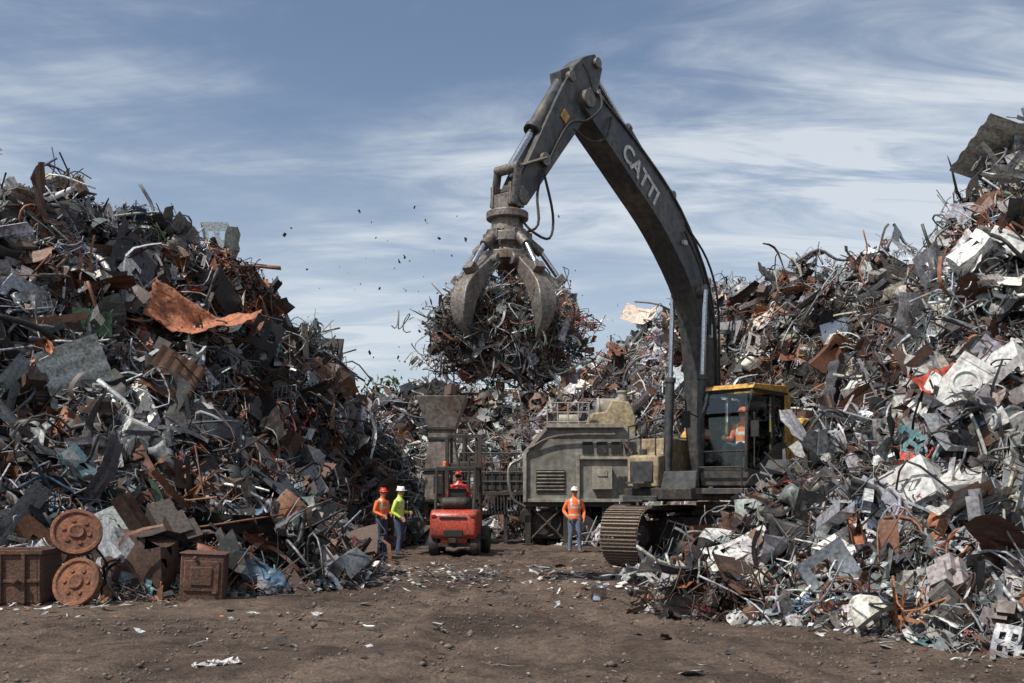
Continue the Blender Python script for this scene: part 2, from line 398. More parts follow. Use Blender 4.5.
# ------------------------------------------------------------------ heaps
def ridge(x, y, pts, p=1.15):
    best = np.full(np.shape(x), -9.)
    for a, b in zip(pts[:-1], pts[1:]):
        dx, dy = b[0]-a[0], b[1]-a[1]; t = np.clip(((x-a[0])*dx+(y-a[1])*dy)/(dx*dx+dy*dy), 0, 1)
        d = np.hypot(x-a[0]-t*dx, y-a[1]-t*dy); z = a[2]+(b[2]-a[2])*t; R = a[3]+(b[3]-a[3])*t; u = 1-d/R
        best = np.maximum(best, np.where(u > 0, z*np.maximum(u, 0)**p, z*u*.5))
    return best
def rough(h, x, y, s, a=1.): return h+np.clip(h/2.5, 0, 1)*a*((fbm(x*.45, y*.45, 3, s)-.5)*2.6+(fbm(x*1.4, y*1.4, 2, s+3)-.5)*1.7)+(vnoise(x*2, y*2, s)-.5)*.15
def h_left(x, y):
    a = ridge(x, y, [(-22,19.5,9.8,8.5), (-11.6,22,9.4,7.6), (-9.8,23.5,8.3,6.2), (-8.3,25.5,7.8,4.5), (-6.7,28.5,6.9,2.9), (-5.8,31,5.9,2.6), (-4.4,34,3.7,2.2)])
    b = ridge(x, y, [(-13,17.5,2.4,3.3), (-9,17.8,2.4,3.3), (-5.6,18,2.1,2.7), (-5.0,20.8,2.2,1.9)], 1.)
    return rough(np.maximum(a, b), x, y, 1)
def h_right(x, y):
    a = ridge(x, y, [(19,13,10,10), (12,17.5,9.3,9), (9.4,18.7,8.2,9), (8.3,19.8,6.8,6), (7.0,19.6,4.4,3.5)])
    b = ridge(x, y, [(3.6,18.2,.6,1.1), (5.0,17.2,1.1,1.9), (6,14.5,2.1,2.5), (7.2,12.2,2.4,3)], 1.)
    n = np.hypot(7, 1.9); sd = ((x-4.4)*7-(y-16)*1.9)/n
    cap = .5+1.8*sd+np.maximum(0, 16-y)*1.2
    a = np.minimum(a, cap)
    return rough(np.maximum(a, b), x, y, 4, .8)
def h_back(x, y):
    a = ridge(x, y, [(-26,54,7.5,14), (-6.6,50,6.9,13), (0,50,6.7,13), (3.2,49,7.2,12), (5.0,45,8.1,10), (7.5,40,9.4,9), (9,36.5,9.9,9), (10.6,33.5,9.4,8), (11.7,30.5,9.2,6.5), (17,27,9.3,6)])
    return rough(a, x, y, 7, .8)
M_under = paint('heap_core', (.02,.017,.015), .9, 0, (.04,.03,.024), .5, 2)  # near-black colour paints in the deep shade of gaps between pieces
def heap(name, h, x0, x1, y0, y1, n, pal, smin, smax, seed, step=.3, kinds='heap'):
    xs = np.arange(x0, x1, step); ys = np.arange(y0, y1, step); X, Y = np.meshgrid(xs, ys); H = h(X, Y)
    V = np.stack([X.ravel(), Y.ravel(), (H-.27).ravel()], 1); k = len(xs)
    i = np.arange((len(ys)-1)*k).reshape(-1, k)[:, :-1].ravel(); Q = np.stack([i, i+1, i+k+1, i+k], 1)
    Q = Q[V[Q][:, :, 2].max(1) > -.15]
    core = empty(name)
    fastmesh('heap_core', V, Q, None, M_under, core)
    r = np.random.default_rng(seed); N = n*6
    x = r.uniform(x0, x1, N); y = r.uniform(y0, y1, N); hh = h(x, y); e = .15
    gx = (h(x+e, y)-h(x-e, y))/(2*e); gy = (h(x, y+e)-h(x, y-e))/(2*e); g = np.sqrt(1+gx**2+gy**2)
    nor = np.stack([-gx/g, -gy/g, 1/g], 1); pos = np.stack([x, y, hh], 1)
    tc = np.array([0, 0, 1.6])-pos; tc /= np.linalg.norm(tc, axis=1, keepdims=True); fac = (nor*tc).sum(1)
    w = np.minimum(g, 4)*np.where(hh > .02, 1, np.where(hh > -.12, .35, 0))*np.where(fac > -.15, 1, .12)*(np.abs(x) < .53*y+2)
    w *= np.clip(22/np.hypot(x, y), .4, 1.9)
    s = r.choice(N, min(n, int((w > 0).sum())), replace=False, p=w/w.sum())
    pos = pos[s]; nor = nor[s]; sc = np.exp(r.normal(math.log(smin), .55, len(s))); sc = np.clip(sc, smin*.3, smax)
    sc = np.minimum(sc, np.clip(pos[:, 1]/15, .6, 1)*smax)
    pos = pos+nor*(r.uniform(-.16, .22, len(s))*sc)[:, None]
    low = pos[:, 2] < .12; sc = np.where(low, np.minimum(sc, .5), sc); pos[:, 2] = np.maximum(pos[:, 2], .05)
    scatter('scrap_pieces', pos, nor, sc, pal, kinds, r, parent=core)
    return core
heap('scrap_heap', h_left, -20, -1, 10, 38, 20000, 'left', .48, 1.7, 21)
heap('scrap_heap', h_right, 1.5, 20, 6.5, 30, 21000, 'right', .41, 1.4, 22, .3, 'heapr')
heap('scrap_heap', h_back, -28, 24, 24, 64, 15000, 'back', .58, 1.6, 23, .5)

# ------------------------------------------------------------------ ground
def axc(a, b, st):
    m = np.arange(a, b, st); e = np.array([.3, .8, 1.8, 4, 9, 20, 45, 100, 220, 450, 900]); return np.concatenate([(a-e)[::-1], m, b+e])
gx = axc(-9, 9, .06); gy = np.concatenate([[-60, -20, -5, 0, 3, 5], np.arange(6.5, 30, .06), 30+np.array([.3, .8, 1.8, 4, 9, 20, 45, 100, 220, 450, 900])])
X, Y = np.meshgrid(gx, gy)
Z = (fbm(X*.5, Y*.5, 3, 2)-.5)*.10+(fbm(X*3, Y*3, 3, 6)-.5)*.045
cl = fbm(X*7, Y*7, 2, 8); Z += np.clip(cl-.62, 0, 1)*.16
def rut(Z, xc, w, d):
    q = (X-xc)/w; return Z-d*np.exp(-q**2)*(1+.3*np.sin(Y*26))+.5*d*np.exp(-(np.abs(q)-1.7)**2*3)
for xc_, w_, d_ in ((-1.2+.5*np.sin(Y*.15), .18, .035), (.5+.5*np.sin(Y*.15), .18, .035), (2.2-.12*(Y-9)+.3*np.sin(Y*.3), .16, .03), (-3.6+.13*(Y-8), .16, .03), (-2.0+.13*(Y-8), .16, .025)):
    Z = rut(Z, xc_, w_, d_)
Z *= np.clip((60-np.hypot(X, Y-15))/20, 0, 1)
V = np.stack([X.ravel(), Y.ravel(), Z.ravel()], 1); k = len(gx); i = np.arange((len(gy)-1)*k).reshape(-1, k)[:, :-1].ravel()
def ground_mat():
    m = bpy.data.materials.new('dirt'); nt, N, L = nodes_of(m)
    out = N.new('ShaderNodeOutputMaterial'); b = N.new('ShaderNodeBsdfPrincipled'); L.new(b.outputs[0], out.inputs[0]); b.inputs['Specular IOR Level'].default_value = .25
    tc = N.new('ShaderNodeTexCoord')
    def nz(s, d, ro=.6, dist=0):
        n = N.new('ShaderNodeTexNoise'); n.inputs['Scale'].default_value = s; n.inputs['Detail'].default_value = d; n.inputs['Roughness'].default_value = ro; n.inputs['Distortion'].default_value = dist
        L.new(tc.outputs['Object'], n.inputs[0]); return n
    a = nz(.45, 7, .68, .5); c = nz(3.5, 6, .7); d = nz(28, 4, .7)
    r = N.new('ShaderNodeValToRGB'); e = r.color_ramp.elements; e[0].position = .36; e[0].color = (.05,.035,.027,1); e[1].position = .62; e[1].color = (.145,.105,.08,1)
    L.new(a.outputs[0], r.inputs[0])
    mr = N.new('ShaderNodeMapRange'); mr.inputs[1].default_value = .3; mr.inputs[2].default_value = .7; mr.inputs[3].default_value = .55; mr.inputs[4].default_value = 1.4; L.new(c.outputs[0], mr.inputs[0])
    mu = N.new('ShaderNodeMix'); mu.data_type = 'RGBA'; mu.blend_type = 'MULTIPLY'; mu.inputs[0].default_value = 1; L.new(r.outputs[0], mu.inputs[6]); L.new(mr.outputs[0], mu.inputs[7])
    mr2 = N.new('ShaderNodeMapRange'); mr2.inputs[1].default_value = .3; mr2.inputs[2].default_value = .7; mr2.inputs[3].default_value = .6; mr2.inputs[4].default_value = 1.4; L.new(d.outputs[0], mr2.inputs[0])
    mu2 = N.new('ShaderNodeMix'); mu2.data_type = 'RGBA'; mu2.blend_type = 'MULTIPLY'; mu2.inputs[0].default_value = 1; L.new(mu.outputs[2], mu2.inputs[6]); L.new(mr2.outputs[0], mu2.inputs[7])
    L.new(mu2.outputs[2], b.inputs['Base Color']); b.inputs['Roughness'].default_value = .92
    ad = N.new('ShaderNodeMath'); ad.operation = 'ADD'; L.new(c.outputs[0], ad.inputs[0]); L.new(d.outputs[0], ad.inputs[1])
    bp = N.new('ShaderNodeBump'); bp.inputs['Strength'].default_value = .9; bp.inputs['Distance'].default_value = .04; L.new(ad.outputs[0], bp.inputs['Height']); L.new(bp.outputs[0], b.inputs['Normal'])
    return m
fastmesh('ground', V, np.stack([i, i+1, i+k+1, i+k], 1), None, ground_mat())
def gravel():
    r = np.random.default_rng(5); n = 9000; y = 7+20*r.random(n)**1.3; x = (r.random(n)-.5)*1.1*y
    t = np.array([(1,0,0),(-1,0,0),(0,1,0),(0,-1,0),(0,0,1),(0,0,-1)], float); F = np.array([(0,2,4),(2,1,4),(1,3,4),(3,0,4),(2,0,5),(1,2,5),(3,1,5),(0,3,5)])
    s = np.exp(r.normal(-4.3, .55, n)); s = np.clip(s, .005, .06); V = t[None]*r.uniform(.6, 1.3, (n, 6, 1))*s[:, None, None]+r.normal(0, .15, (n, 6, 3))*s[:, None, None]
    V[:, :, 2] *= .7; V += np.stack([x, y, s*.2+.0], 1)[:, None]
    return fastmesh('gravel', V.reshape(-1, 3), (F[None]+(np.arange(n)*6)[:, None, None]).reshape(-1, 3), None, paint('stone', (.15,.12,.1), .9, 0, (.09,.065,.05), .5, 3))
gravel()
def litter():
    r = np.random.default_rng(9); P1 = []
    n = 900; P1.append(np.stack([r.normal(-.7, 2.1, n), r.normal(20.0, 1.6, n)], 1))
    n = 420; y = r.uniform(8.5, 24, n); P1.append(np.stack([(r.random(n)-.5)*y*.95, y], 1))
    n = 600; t = r.random(n); P1.append(np.stack([-7.5+5*t+r.normal(0, .4, n), 14.2+5.4*t**2+r.normal(0, .6, n)], 1))
    n = 700; t = r.random(n); P1.append(np.stack([2.3+2.4*t+r.normal(0, .4, n), 18.-8*t+r.normal(0, .6, n)], 1))
    q = np.concatenate(P1); n = len(q); sc = np.clip(np.exp(r.normal(-1.75, .55, n)), .06, .5)
    nor = np.tile([0, 0, 1.], (n, 1)); pos = np.stack([q[:, 0], q[:, 1], sc*.05+.015], 1)
    scatter('scattered_debris', pos, nor, sc, 'litter', 'litter', r, .12)
litter()

# ------------------------------------------------------------------ people
def person(name, loc, rz, J, vest, legs, helm, sleeves=None, stripes=True, parent=None):
    root = empty(name, loc, rz, parent)
    sleeves = sleeves or vest
    pel = np.array(J.get('pel', (0,0,.95))); ch = np.array(J.get('chest', (0,0,1.3))); nk = np.array(J.get('neck', (0,0,1.52))); hd = np.array(J.get('head', (0,-.015,1.67)))
    body = P(); seg = []
    def limb(pts, rr, lab, n=12):
        pts = [np.asarray(p, float) for p in pts]; sp = smooth_path(pts, 3) if len(pts) > 2 else np.array(pts)
        q = np.interp(np.linspace(0, len(pts)-1, len(sp)), range(len(pts)), rr)
        body.add(*loft_geo(sp, list(q), n))
        for a, b, r1 in zip(pts[:-1], pts[1:], rr): seg.append((a, b, r1, lab))
    up = (ch-pel)/np.linalg.norm(ch-pel)
    tp = [pel-up*.07, pel, pel+up*.14, ch, ch+(nk-ch)*.55, nk-(nk-ch)*.15, nk, hd-(hd-nk)*.3]
    tr = [(.13,.1), (.175,.125), (.165,.12), (.19,.135), (.195,.115), (.1,.085), (.062,.065), (.058,.06)]
    body.add(*loft_geo(tp, tr, 16, ref=(1,0,0)))
    seg.append((pel, ch, .16, 'vest')); seg.append((ch, nk-(nk-ch)*.12, .13, 'vest')); seg.append((nk, hd, .07, 'skin'))
    body.ell(hd, (.078,.096,.118)); seg.append((hd-np.array([0,0,.03]), hd+np.array([0,0,.03]), .1, 'skin'))
    body.ell(hd+np.array([0,-.03,-.075]), (.05,.055,.045))
    for sd in (-1, 1):
        s = 'L' if sd > 0 else 'R'
        hip = pel+np.array([sd*.09, 0, -.02]); kn = np.array(J.get('knee'+s, (sd*.1, -.02, .51))); an = np.array(J.get('ank'+s, (sd*.11, .02, .1)))
        limb([hip, (hip*.5+kn*.5), kn, (kn*.5+an*.5)+np.array([0,.012,0]), an], [.105,.088,.066,.064,.055], 'leg')
        toe = an+np.array(J.get('toe'+s, (sd*.03, -.17, -.055))); heel = an+np.array([0, .045, -.05])
        body.add(*loft_geo([heel, an+np.array([0,-.04,-.045]), toe+np.array([0,.05,.0]), toe], [(.042,.045),(.048,.055),(.05,.042),(.035,.03)], 10)); seg.append((heel, toe, .05, 'boot')); seg.append((an, an+np.array([0,0,.08]), .055, 'boot'))
        sh = ch+(nk-ch)*.58+np.array([sd*.185, 0, 0]); el = np.array(J.get('elb'+s, (sd*.26, .03, 1.13))); wr = np.array(J.get('wri'+s, (sd*.27, -.06, .9)))
        limb([sh-np.array([sd*.03,0,0]), sh*.5+el*.5, el, el*.5+wr*.5, wr], [.068,.058,.048,.045,.036], 'arm')
        d = wr-el; d /= np.linalg.norm(d); w = np.cross(d, (sd*1., 0, 0)); w /= max(np.linalg.norm(w), 1e-6); nrm = np.cross(d, w)
        h = P(); h.add(*loft_geo([wr-d*.02, wr+d*.03, wr+d*.085], [(.02,.028),(.016,.042),(.014,.042)], 10, ref=tuple(nrm)))
        for q, (o, L) in enumerate(((-.033,.062),(-.011,.078),(.011,.074),(.033,.058))):
            b = wr+d*.08+w*o; c1 = b+d*L*.5+nrm*.008*sd; c2 = c1+d*L*.35+nrm*.022*sd
            h.add(*loft_geo([b, c1, c2], [.0095,.0088,.007], 6))
        b = wr+d*.03-w*.035; h.add(*loft_geo([b, b+d*.035-w*.028, b+d*.065-w*.03+nrm*.012*sd], [.012,.011,.008], 6))
        h.obj('hand_'+s.lower(), M_skin, root)
    o = body.obj('tmp', M_skin)
    m = o.modifiers.new('r', 'REMESH'); m.mode = 'VOXEL'; m.voxel_size = .017; m2 = o.modifiers.new('s', 'SMOOTH'); m2.iterations = 3; m2.factor = .5
    bpy.context.view_layer.update(); dg = bpy.context.evaluated_depsgraph_get(); me = bpy.data.meshes.new_from_object(o.evaluated_get(dg)); bpy.data.objects.remove(o)
    me.name = 'body'; me.materials.clear()
    for mm in (M_skin, vest, legs, M_boot, sleeves, M_refl): me.materials.append(mm)
    lab = dict(skin=0, vest=1, leg=2, boot=3, arm=4)
    n = len(me.polygons); c = np.zeros(n*3); me.polygons.foreach_get('center', c); c = c.reshape(-1, 3)
    best = np.full(n, 9.); mi = np.zeros(n, int)
    for a, b, r1, l in seg:
        ab = b-a; t = np.clip(((c-a)@ab)/max(ab@ab, 1e-9), 0, 1); dd = np.linalg.norm(c-a-t[:, None]*ab, axis=1)-r1
        k = dd < best; best = np.where(k, dd, best); mi = np.where(k, lab[l], mi)
    if stripes:
        t = ((c-pel)@up)/np.linalg.norm(ch-pel)
        ve = mi == 1; mi = np.where(ve & (((t > .2) & (t < .34)) | ((t > .75) & (t < .9)) | ((t > .9) & (np.abs(np.abs(c[:, 0]-ch[0])-.1) < .022))), 5, mi)
        mi = np.where((mi == 1) & (t < -.05), 2, mi)
    me.polygons.foreach_set('material_index', mi.astype(np.int32)); me.shade_smooth()
    ob = bpy.data.objects.new('body', me); COL.objects.link(ob); ob.parent = root
    f = P(); f.ell(hd+np.array([0,-.1,-.012]), (.014,.022,.024), 8, 6)
    for sd in (-1, 1): f.ell(hd+np.array([sd*.079, .005, -.005]), (.012,.02,.032), 8, 6)
    f.obj('nose_and_ears', M_skin, root)
    f = P()
    for sd in (-1, 1): f.ell(hd+np.array([sd*.03, -.088, .012]), (.014,.008,.007), 8, 6)
    f.obj('eyes', M_eye, root)
    P().ell(hd+np.array([0,-.088,-.058]), (.022,.008,.005), 8, 6).obj('mouth', M_lips, root)
    P().ell(hd+np.array([0,.022,.015]), (.084,.086,.095)).obj('hair', M_hair, root)
    hp = P(); z0 = .035; pts = []; rr = []
    for t in np.linspace(0, math.pi/2, 7): pts.append(hd+np.array([0, 0, z0+.105*math.sin(t)])); rr.append((.1*max(.05, math.cos(t)), .122*max(.05, math.cos(t))))
    hp.add(*loft_geo(pts, rr, 18, axis=(0,0,1), ref=(1,0,0)))
    hp.add(*loft_geo([hd+np.array([0,-.02,z0-.004]), hd+np.array([0,-.02,z0+.008])], [(.108,.15),(.1,.14)], 18, axis=(0,0,1), ref=(1,0,0)))
    hp.add(*loft_geo([hd+np.array([0,-.1,z0+.07]), hd+np.array([0,.1,z0+.085])], [(.012,.03),(.012,.03)], 8))
    hp.obj('hard_hat', helm, root)
    return root
person('construction_worker', (1.68,26.8,0), rad(6), dict(elbL=(.27,.05,1.14), wriL=(.24,-.1,.93), elbR=(-.28,.05,1.15), wriR=(-.2,-.14,.98), kneeL=(.12,-.03,.51), ankL=(.15,.0,.1), ankR=(-.13,.02,.1)), M_orange, M_jeanl, M_helm, M_orange)
person('construction_worker', (-2.95,26.0,0), rad(68), dict(elbL=(.24,.06,1.14), wriL=(.2,-.18,1.12), elbR=(-.25,.05,1.13), wriR=(-.2,-.16,.98), kneeR=(-.1,-.08,.51), ankR=(-.12,-.06,.1), ankL=(.12,.12,.1), neck=(0,-.02,1.52), head=(0,-.05,1.66)), M_lime, M_jean, M_helm, M_lime)
person('construction_worker', (-3.48,26.6,0), rad(50), dict(elbL=(.24,.0,1.14), wriL=(.15,-.2,1.08), elbR=(-.25,.0,1.13), wriR=(-.16,-.22,1.02), neck=(0,-.03,1.5), head=(0,-.06,1.63)), M_orange, M_jean, M_helmr, M_orange)
SIT = dict(pel=(0,0,.95), chest=(0,.03,1.3), neck=(0,.02,1.52), head=(0,0,1.67), kneeL=(.16,-.44,.98), kneeR=(-.16,-.44,.98), ankL=(.15,-.5,.56), ankR=(-.15,-.5,.56),
           elbL=(.27,-.02,1.14), elbR=(-.27,-.02,1.14), wriL=(.25,-.27,1.14), wriR=(-.25,-.27,1.14))

# ------------------------------------------------------------------ excavator (x forward, y left, z up)
EX = empty('excavator', (4.99,22.7,0), math.atan2(-.743,-.669))
UC = empty('undercarriage', (0,0,0), rad(7), EX)
def track(v, nm):
    T = empty(nm, (0, v, 0), 0, UC); R = .6; hl = 1.95; zc = .68; per = 4*hl+2*math.pi*R; n = 50
    sh = P(); rib = P(); pins = P()
    for i in range(n):
        s = (i+.5)*per/n
        if s < 2*hl: x, z, a = -hl+s, zc+R-.03*math.sin(s/(2*hl)*math.pi*2)**2, 0
        elif s < 2*hl+math.pi*R: t = (s-2*hl)/R; x, z, a = hl+R*math.sin(t), zc+R*math.cos(t), t
        elif s < 4*hl+math.pi*R: x, z, a = hl-(s-2*hl-math.pi*R), zc-R, math.pi
        else: t = (s-4*hl-math.pi*R)/R; x, z, a = -hl-R*math.sin(t), zc-R*math.cos(t), math.pi+t
        da = math.degrees(a); L = per/n*.93; nx, nz = math.sin(a), math.cos(a)
        sh.box((x, 0, z), (L, .92, .035), (0, da, 0))
        for q in (-.36, 0, .36): rib.box((x+nx*.04+nz*q*L, 0, z+nz*.04-nx*q*L), (.022, .9, .055), (0, da, 0))
        pins.box((x-nx*.06, .0, z-nz*.06), (L*.8, .3, .09), (0, da, 0))
    sh.obj('shoes', M_track, T); rib.obj('grousers', M_track, T); pins.obj('chain', M_dark, T)
    f = P(); f.extr([(-1.9,.32),(1.7,.32),(1.9,.5),(1.75,.98),(-1.5,1.02),(-1.9,.85)], -.24, .24); f.box((0,0,.62), (3.2,.56,.2)); f.obj('track_frame', M_dark, T, .02)
    w = P()
    for x in np.linspace(-1.6, 1.6, 8): w.lathe((x, -.27, .2), (0,1,0), [(.05,0),(.14,0),(.14,.1),(.1,.12),(.1,.42),(.14,.44),(.14,.54),(.05,.54)], 14)
    for x in (-.7, .7): w.lathe((x, -.2, 1.13), (0,1,0), [(.09,0),(.09,.4)], 12)
    for x in (-hl, hl): w.lathe((x, -.2, zc), (0,1,0), [(.1,-.12),(.2,-.12),(.22,-.02),(.48,.0),(.54,.05),(.54,.35),(.48,.4),(.22,.42),(.2,.52),(.1,.52)], 24)
    w.obj('rollers', M_steel, T)
track(-1.5, 'right_track'); track(1.5, 'left_track')
c = P(); c.extr([(-1.2,.5),(1.2,.5),(1.0,1.1),(-1.0,1.1)], -1.3, 1.3); c.obj('carbody', M_dark, UC, .03)
P().lathe((0,0,1.08), (0,0,1), [(.8,0),(.85,.05),(.85,.16),(.78,.2),(.78,.34)], 32).obj('slew_ring', M_steel, EX)
d = P(); d.box((-.45,0,1.6), (4.9,3.1,.26)); d.obj('deck', M_dark, EX, .03)
d = P(); d.box((1.2,-1.1,1.5),(1.7,.9,.12)); d.box((1.4,1.05,1.66),(1.7,1.2,.12)); d.obj('deck_plates', M_char, EX, .01)
b = P(); b.extr([(-3.1,1.75),(-.2,1.75),(-.2,3.0),(-.6,3.3),(-2.6,3.3),(-3.1,3.0)], -1.5, 1.5); b.obj('engine_hood', M_yel, EX, .05)
b = P(); b.extr([(-3.12,1.35),(-3.12,2.95),(-3.5,2.9),(-3.85,2.5),(-3.85,1.7),(-3.6,1.35)], -1.5, 1.5); b.obj('counterweight', M_char, EX, .1)
b = P()
for i in range(9): b.box((-1.1-.16*i, 1.51, 2.3), (.05,.03,.7))
for i in range(7): b.box((-1.0-.2*i, 0, 3.315), (.06,1.8,.03))
b.obj('vents', M_black, EX)
P().cyl((-1.5,-.8,3.25),(-1.5,-.8,3.75),.09).cyl((-1.5,-.8,3.75),(-1.62,-.8,3.88),.07).obj('exhaust', M_dark, EX)
t = P(); t.extr([(.15,1.75),(1.95,1.75),(1.95,2.45),(1.55,2.5),(1.5,2.85),(.15,2.85)], -1.5, -.68); t.obj('fuel_tank', M_beige, EX, .04)
t = P(); t.box((1.97,-1.1,2.1),(.03,.6,.45)); t.box((1.3,-1.515,2.2),(.9,.02,.7)); t.box((.6,-1.1,2.87),(.7,.6,.04)); t.cyl((1.75,-1.2,2.45),(1.75,-1.2,2.6),.09)
t.box((2.1,-1.1,1.85),(.25,.5,.04)); t.box((2.2,-1.1,1.45),(.22,.5,.04)); t.obj('tank_details', M_char, EX, .008)
hr = P(); hr.poly([(1.95,-1.46,2.45),(1.95,-1.46,3.1),(.2,-1.46,3.45),(.2,-1.46,2.85)], .018); hr.poly([(1.95,-.74,2.45),(1.95,-.74,3.1)], .018); hr.poly([(1.95,-1.46,2.8),(.2,-1.46,3.15)], .014); hr.cyl((1.1,-1.46,2.85),(1.1,-1.46,3.26),.014); hr.obj('handrails', M_dark, EX)
# cab
CB = empty('cab', (0,0,0), 0, EX); x0, x1, y0, y1, z0, z1 = .4, 2.15, .5, 1.6, 1.76, 3.76
c = P()
c.extr([(x0,z0),(x1-.05,z0),(x1,z0+.28),(x1,z0+.36),(x0,z0+.36)], y0, y1); c.obj('cab_base', M_char, CB, .03)
c = P()
for yy in (y0+.04, y1-.04):
    c.poly([(x1-.02,yy,z0+.3),(x1-.04,yy,z1-.5),(x1-.28,yy,z1)], .04, 8); c.box((1.0,yy,(z0+z1)/2),(.07,.06,z1-z0)); c.box((x0+.05,yy,(z0+z1)/2),(.12,.08,z1-z0)); c.box(((x0+x1)/2-.1,yy,z1-.03),(x1-x0-.3,.07,.08))
for zz in (z0+.35, z1-.02): c.box((x1-.03 if zz < 3 else x1-.28,(y0+y1)/2,zz),(.07,y1-y0,.07))
c.box((x1-.02,(y0+y1)/2,z0+.72),(.03,y1-y0,.03)); c.box((x0+.03,(y0+y1)/2,z1-.05),(.08,y1-y0,.12)); c.obj('cab_frame', M_black, CB, .01)
c = P(); c.extr([(x0-.02,z1),(1.0,z1),(1.0,z1+.13),(x0+.1,z1+.15),(x0-.02,z1+.1)], y0-.01, y1+.01)
for ya, yb in ((y0-.01, y0+.13), (y1-.13, y1+.01)): c.extr([(1.0,z1),(x1-.2,z1),(x1-.28,z1+.1),(1.0,z1+.13)], ya, yb)
c.extr([(x1-.36,z1),(x1-.2,z1),(x1-.28,z1+.1),(x1-.36,z1+.11)], y0+.13, y1-.13); c.obj('cab_roof', M_yel, CB, .012)  # front of roof left open: hatch added so sun reaches the operator
c = P(); c.box((x0-.06,(y0+y1)/2,z0+.45),(.16,y1-y0,.9)); c.box((x0-.06,y0+.06,(z0+z1)/2),(.16,.12,z1-z0)); c.box((x0-.06,y1-.06,(z0+z1)/2),(.16,.12,z1-z0)); c.box((x0+.07,y1+.012,(z0+z1)/2+.2),(.2,.02,1.5)); c.obj('cab_rear_panel', M_yel, CB, .02)
c = P(); c.extr([(x0+.12,z0+.37),(1.9,z0+.37),(1.5,z0+.55),(1.1,z0+.8),(.85,z0+.92),(x0+.12,z0+.95)], y1-.02, y1+.025); c.obj('door_panel', M_char, CB, .008)
c = P(); c.box((x1-.045,(y0+y1)/2,z0+.9),(.008,y1-y0-.12,1.05)); c.box((x1-.17,(y0+y1)/2,z1-.26),(.008,y1-y0-.12,.52),(0,-25,0)); c.box((x0-.06,(y0+y1)/2,z0+1.4),(.008,y1-y0-.24,1.0)); c.box((1.4,(y0+y1)/2,z1+.06),(.78,y1-y0-.26,.008))  # last pane glazes the roof hatch added to light the cab inside
for yy in (y0+.03, y1-.03): c.box((1.6,yy,z0+1.12),(.98,.008,1.5)); c.box((.75,yy,z0+1.2),(.4,.008,1.35))
c.obj('windows', M_glass, CB)
c = P(); c.box((1.1,1.05,z0+.5),(.5,.5,.25)); c.box((.86,1.05,z0+.9),(.14,.48,.65),(0,-8,0)); c.box((1.3,.76,z0+.65),(.5,.12,.1)); c.box((1.3,1.34,z0+.65),(.5,.12,.1)); c.box((1.98,.75,z0+.62),(.05,.22,.18)); c.obj('operator_seat', M_seat, CB, .03)
c = P(); c.cyl((1.5,.78,z0+.65),(1.53,.78,z0+.85),.02); c.cyl((1.5,1.32,z0+.65),(1.53,1.32,z0+.85),.02); c.obj('joysticks', M_black, CB)
c = P()
for yy in (.58,1.52): c.box((x1-.26,yy,z1+.16),(.08,.13,.09))
c.poly([(x1+.02,y0-.02,3.2),(x1+.3,y0-.12,3.3)],.015); c.box((x1+.32,y0-.14,3.15),(.03,.2,.35)); c.poly([(x1-.05,y1+.02,3.0),(x1+.12,y1+.22,3.05)],.015); c.box((x1+.14,y1+.24,2.9),(.03,.18,.32)); c.obj('lights_and_mirrors', M_black, CB, .01)
c = P(); c.poly([(1.98,y1+.06,z0+.4),(1.98,y1+.06,z0+1.5)],.016); c.poly([(.95,y1+.06,z0+1.2),(.95,y1+.06,z0+1.6)],.014); c.poly([(2.3,y0+.05,1.75),(2.3,y0+.05,2.15),(2.3,y1-.05,2.15),(2.3,y1-.05,1.75)],.018); c.obj('cab_rails', M_dark, CB)
person('excavator_operator', (1.34,1.05,z0+.74-.95+.08), rad(90), SIT, M_orange, M_jean, M_orange, M_orange, parent=EX)
# boom
def beam_strip(cl, v0, v1, k=4):
    s = smooth_path([(a[0], a[1], a[2]) for a in cl], k); p = s[:, :2]; T = np.gradient(p, axis=0); T /= np.linalg.norm(T, axis=1, keepdims=True); Nn = np.stack([-T[:, 1], T[:, 0]], 1)
    A = p+Nn*s[:, 2:3]; B = p-Nn*s[:, 2:3]; V = []; F = []
    for a, b in zip(A, B): V += [(a[0], v0, a[1]), (a[0], v1, a[1]), (b[0], v1, b[1]), (b[0], v0, b[1])]
    n = len(A)
    for i in range(n-1):
        for j in range(4): F.append((4*i+j, 4*i+(j+1) % 4, 4*i+4+(j+1) % 4, 4*i+4+j))
    F += [(3,2,1,0), (4*n-4,4*n-3,4*n-2,4*n-1)]
    return V, F, A, B
bc = [(.62,1.9,.2),(.80,2.8,.22),(.93,4.6,.25),(1.24,6.0,.34),(2.38,7.32,.41),(3.77,8.23,.38),(4.9,8.85,.3),(5.35,9.05,.22)]
V, F, A, B = beam_strip(bc, -.49, -.01); P().add(V, F).obj('boom', M_char, EX, .015)
fl = P()
for L_ in (A, B):
    for (a, b) in zip(L_[:-1], L_[1:]):
        m = (a+b)/2; dd = b-a; fl.box((m[0], -.25, m[1]), (np.linalg.norm(dd)*1.03, .56, .035), (0, -math.degrees(math.atan2(dd[1], dd[0])), 0))
fl.obj('boom_flanges', M_char, EX)
V, F, A2, B2 = beam_strip([(4.9,9.9,.16),(5.2,9.55,.34),(5.58,9.0,.4),(6.3,8.0,.31),(7.15,6.8,.19)], -.44, -.06); P().add(V, F).obj('stick', M_char, EX, .015)
pn = P()
for u, z, r_, w in ((5.35,9.03,.17,.66),(1.34,6.02,.14,.8),(.62,1.98,.16,.8),(4.98,9.84,.1,.5),(7.15,6.8,.14,.54),(5.75,9.35,.1,.46),(2.35,7.9,.09,.5),(6.55,7.6,.12,.54)):
    pn.cyl((u,-.25-w/2,z),(u,-.25+w/2,z),r_,n=18)
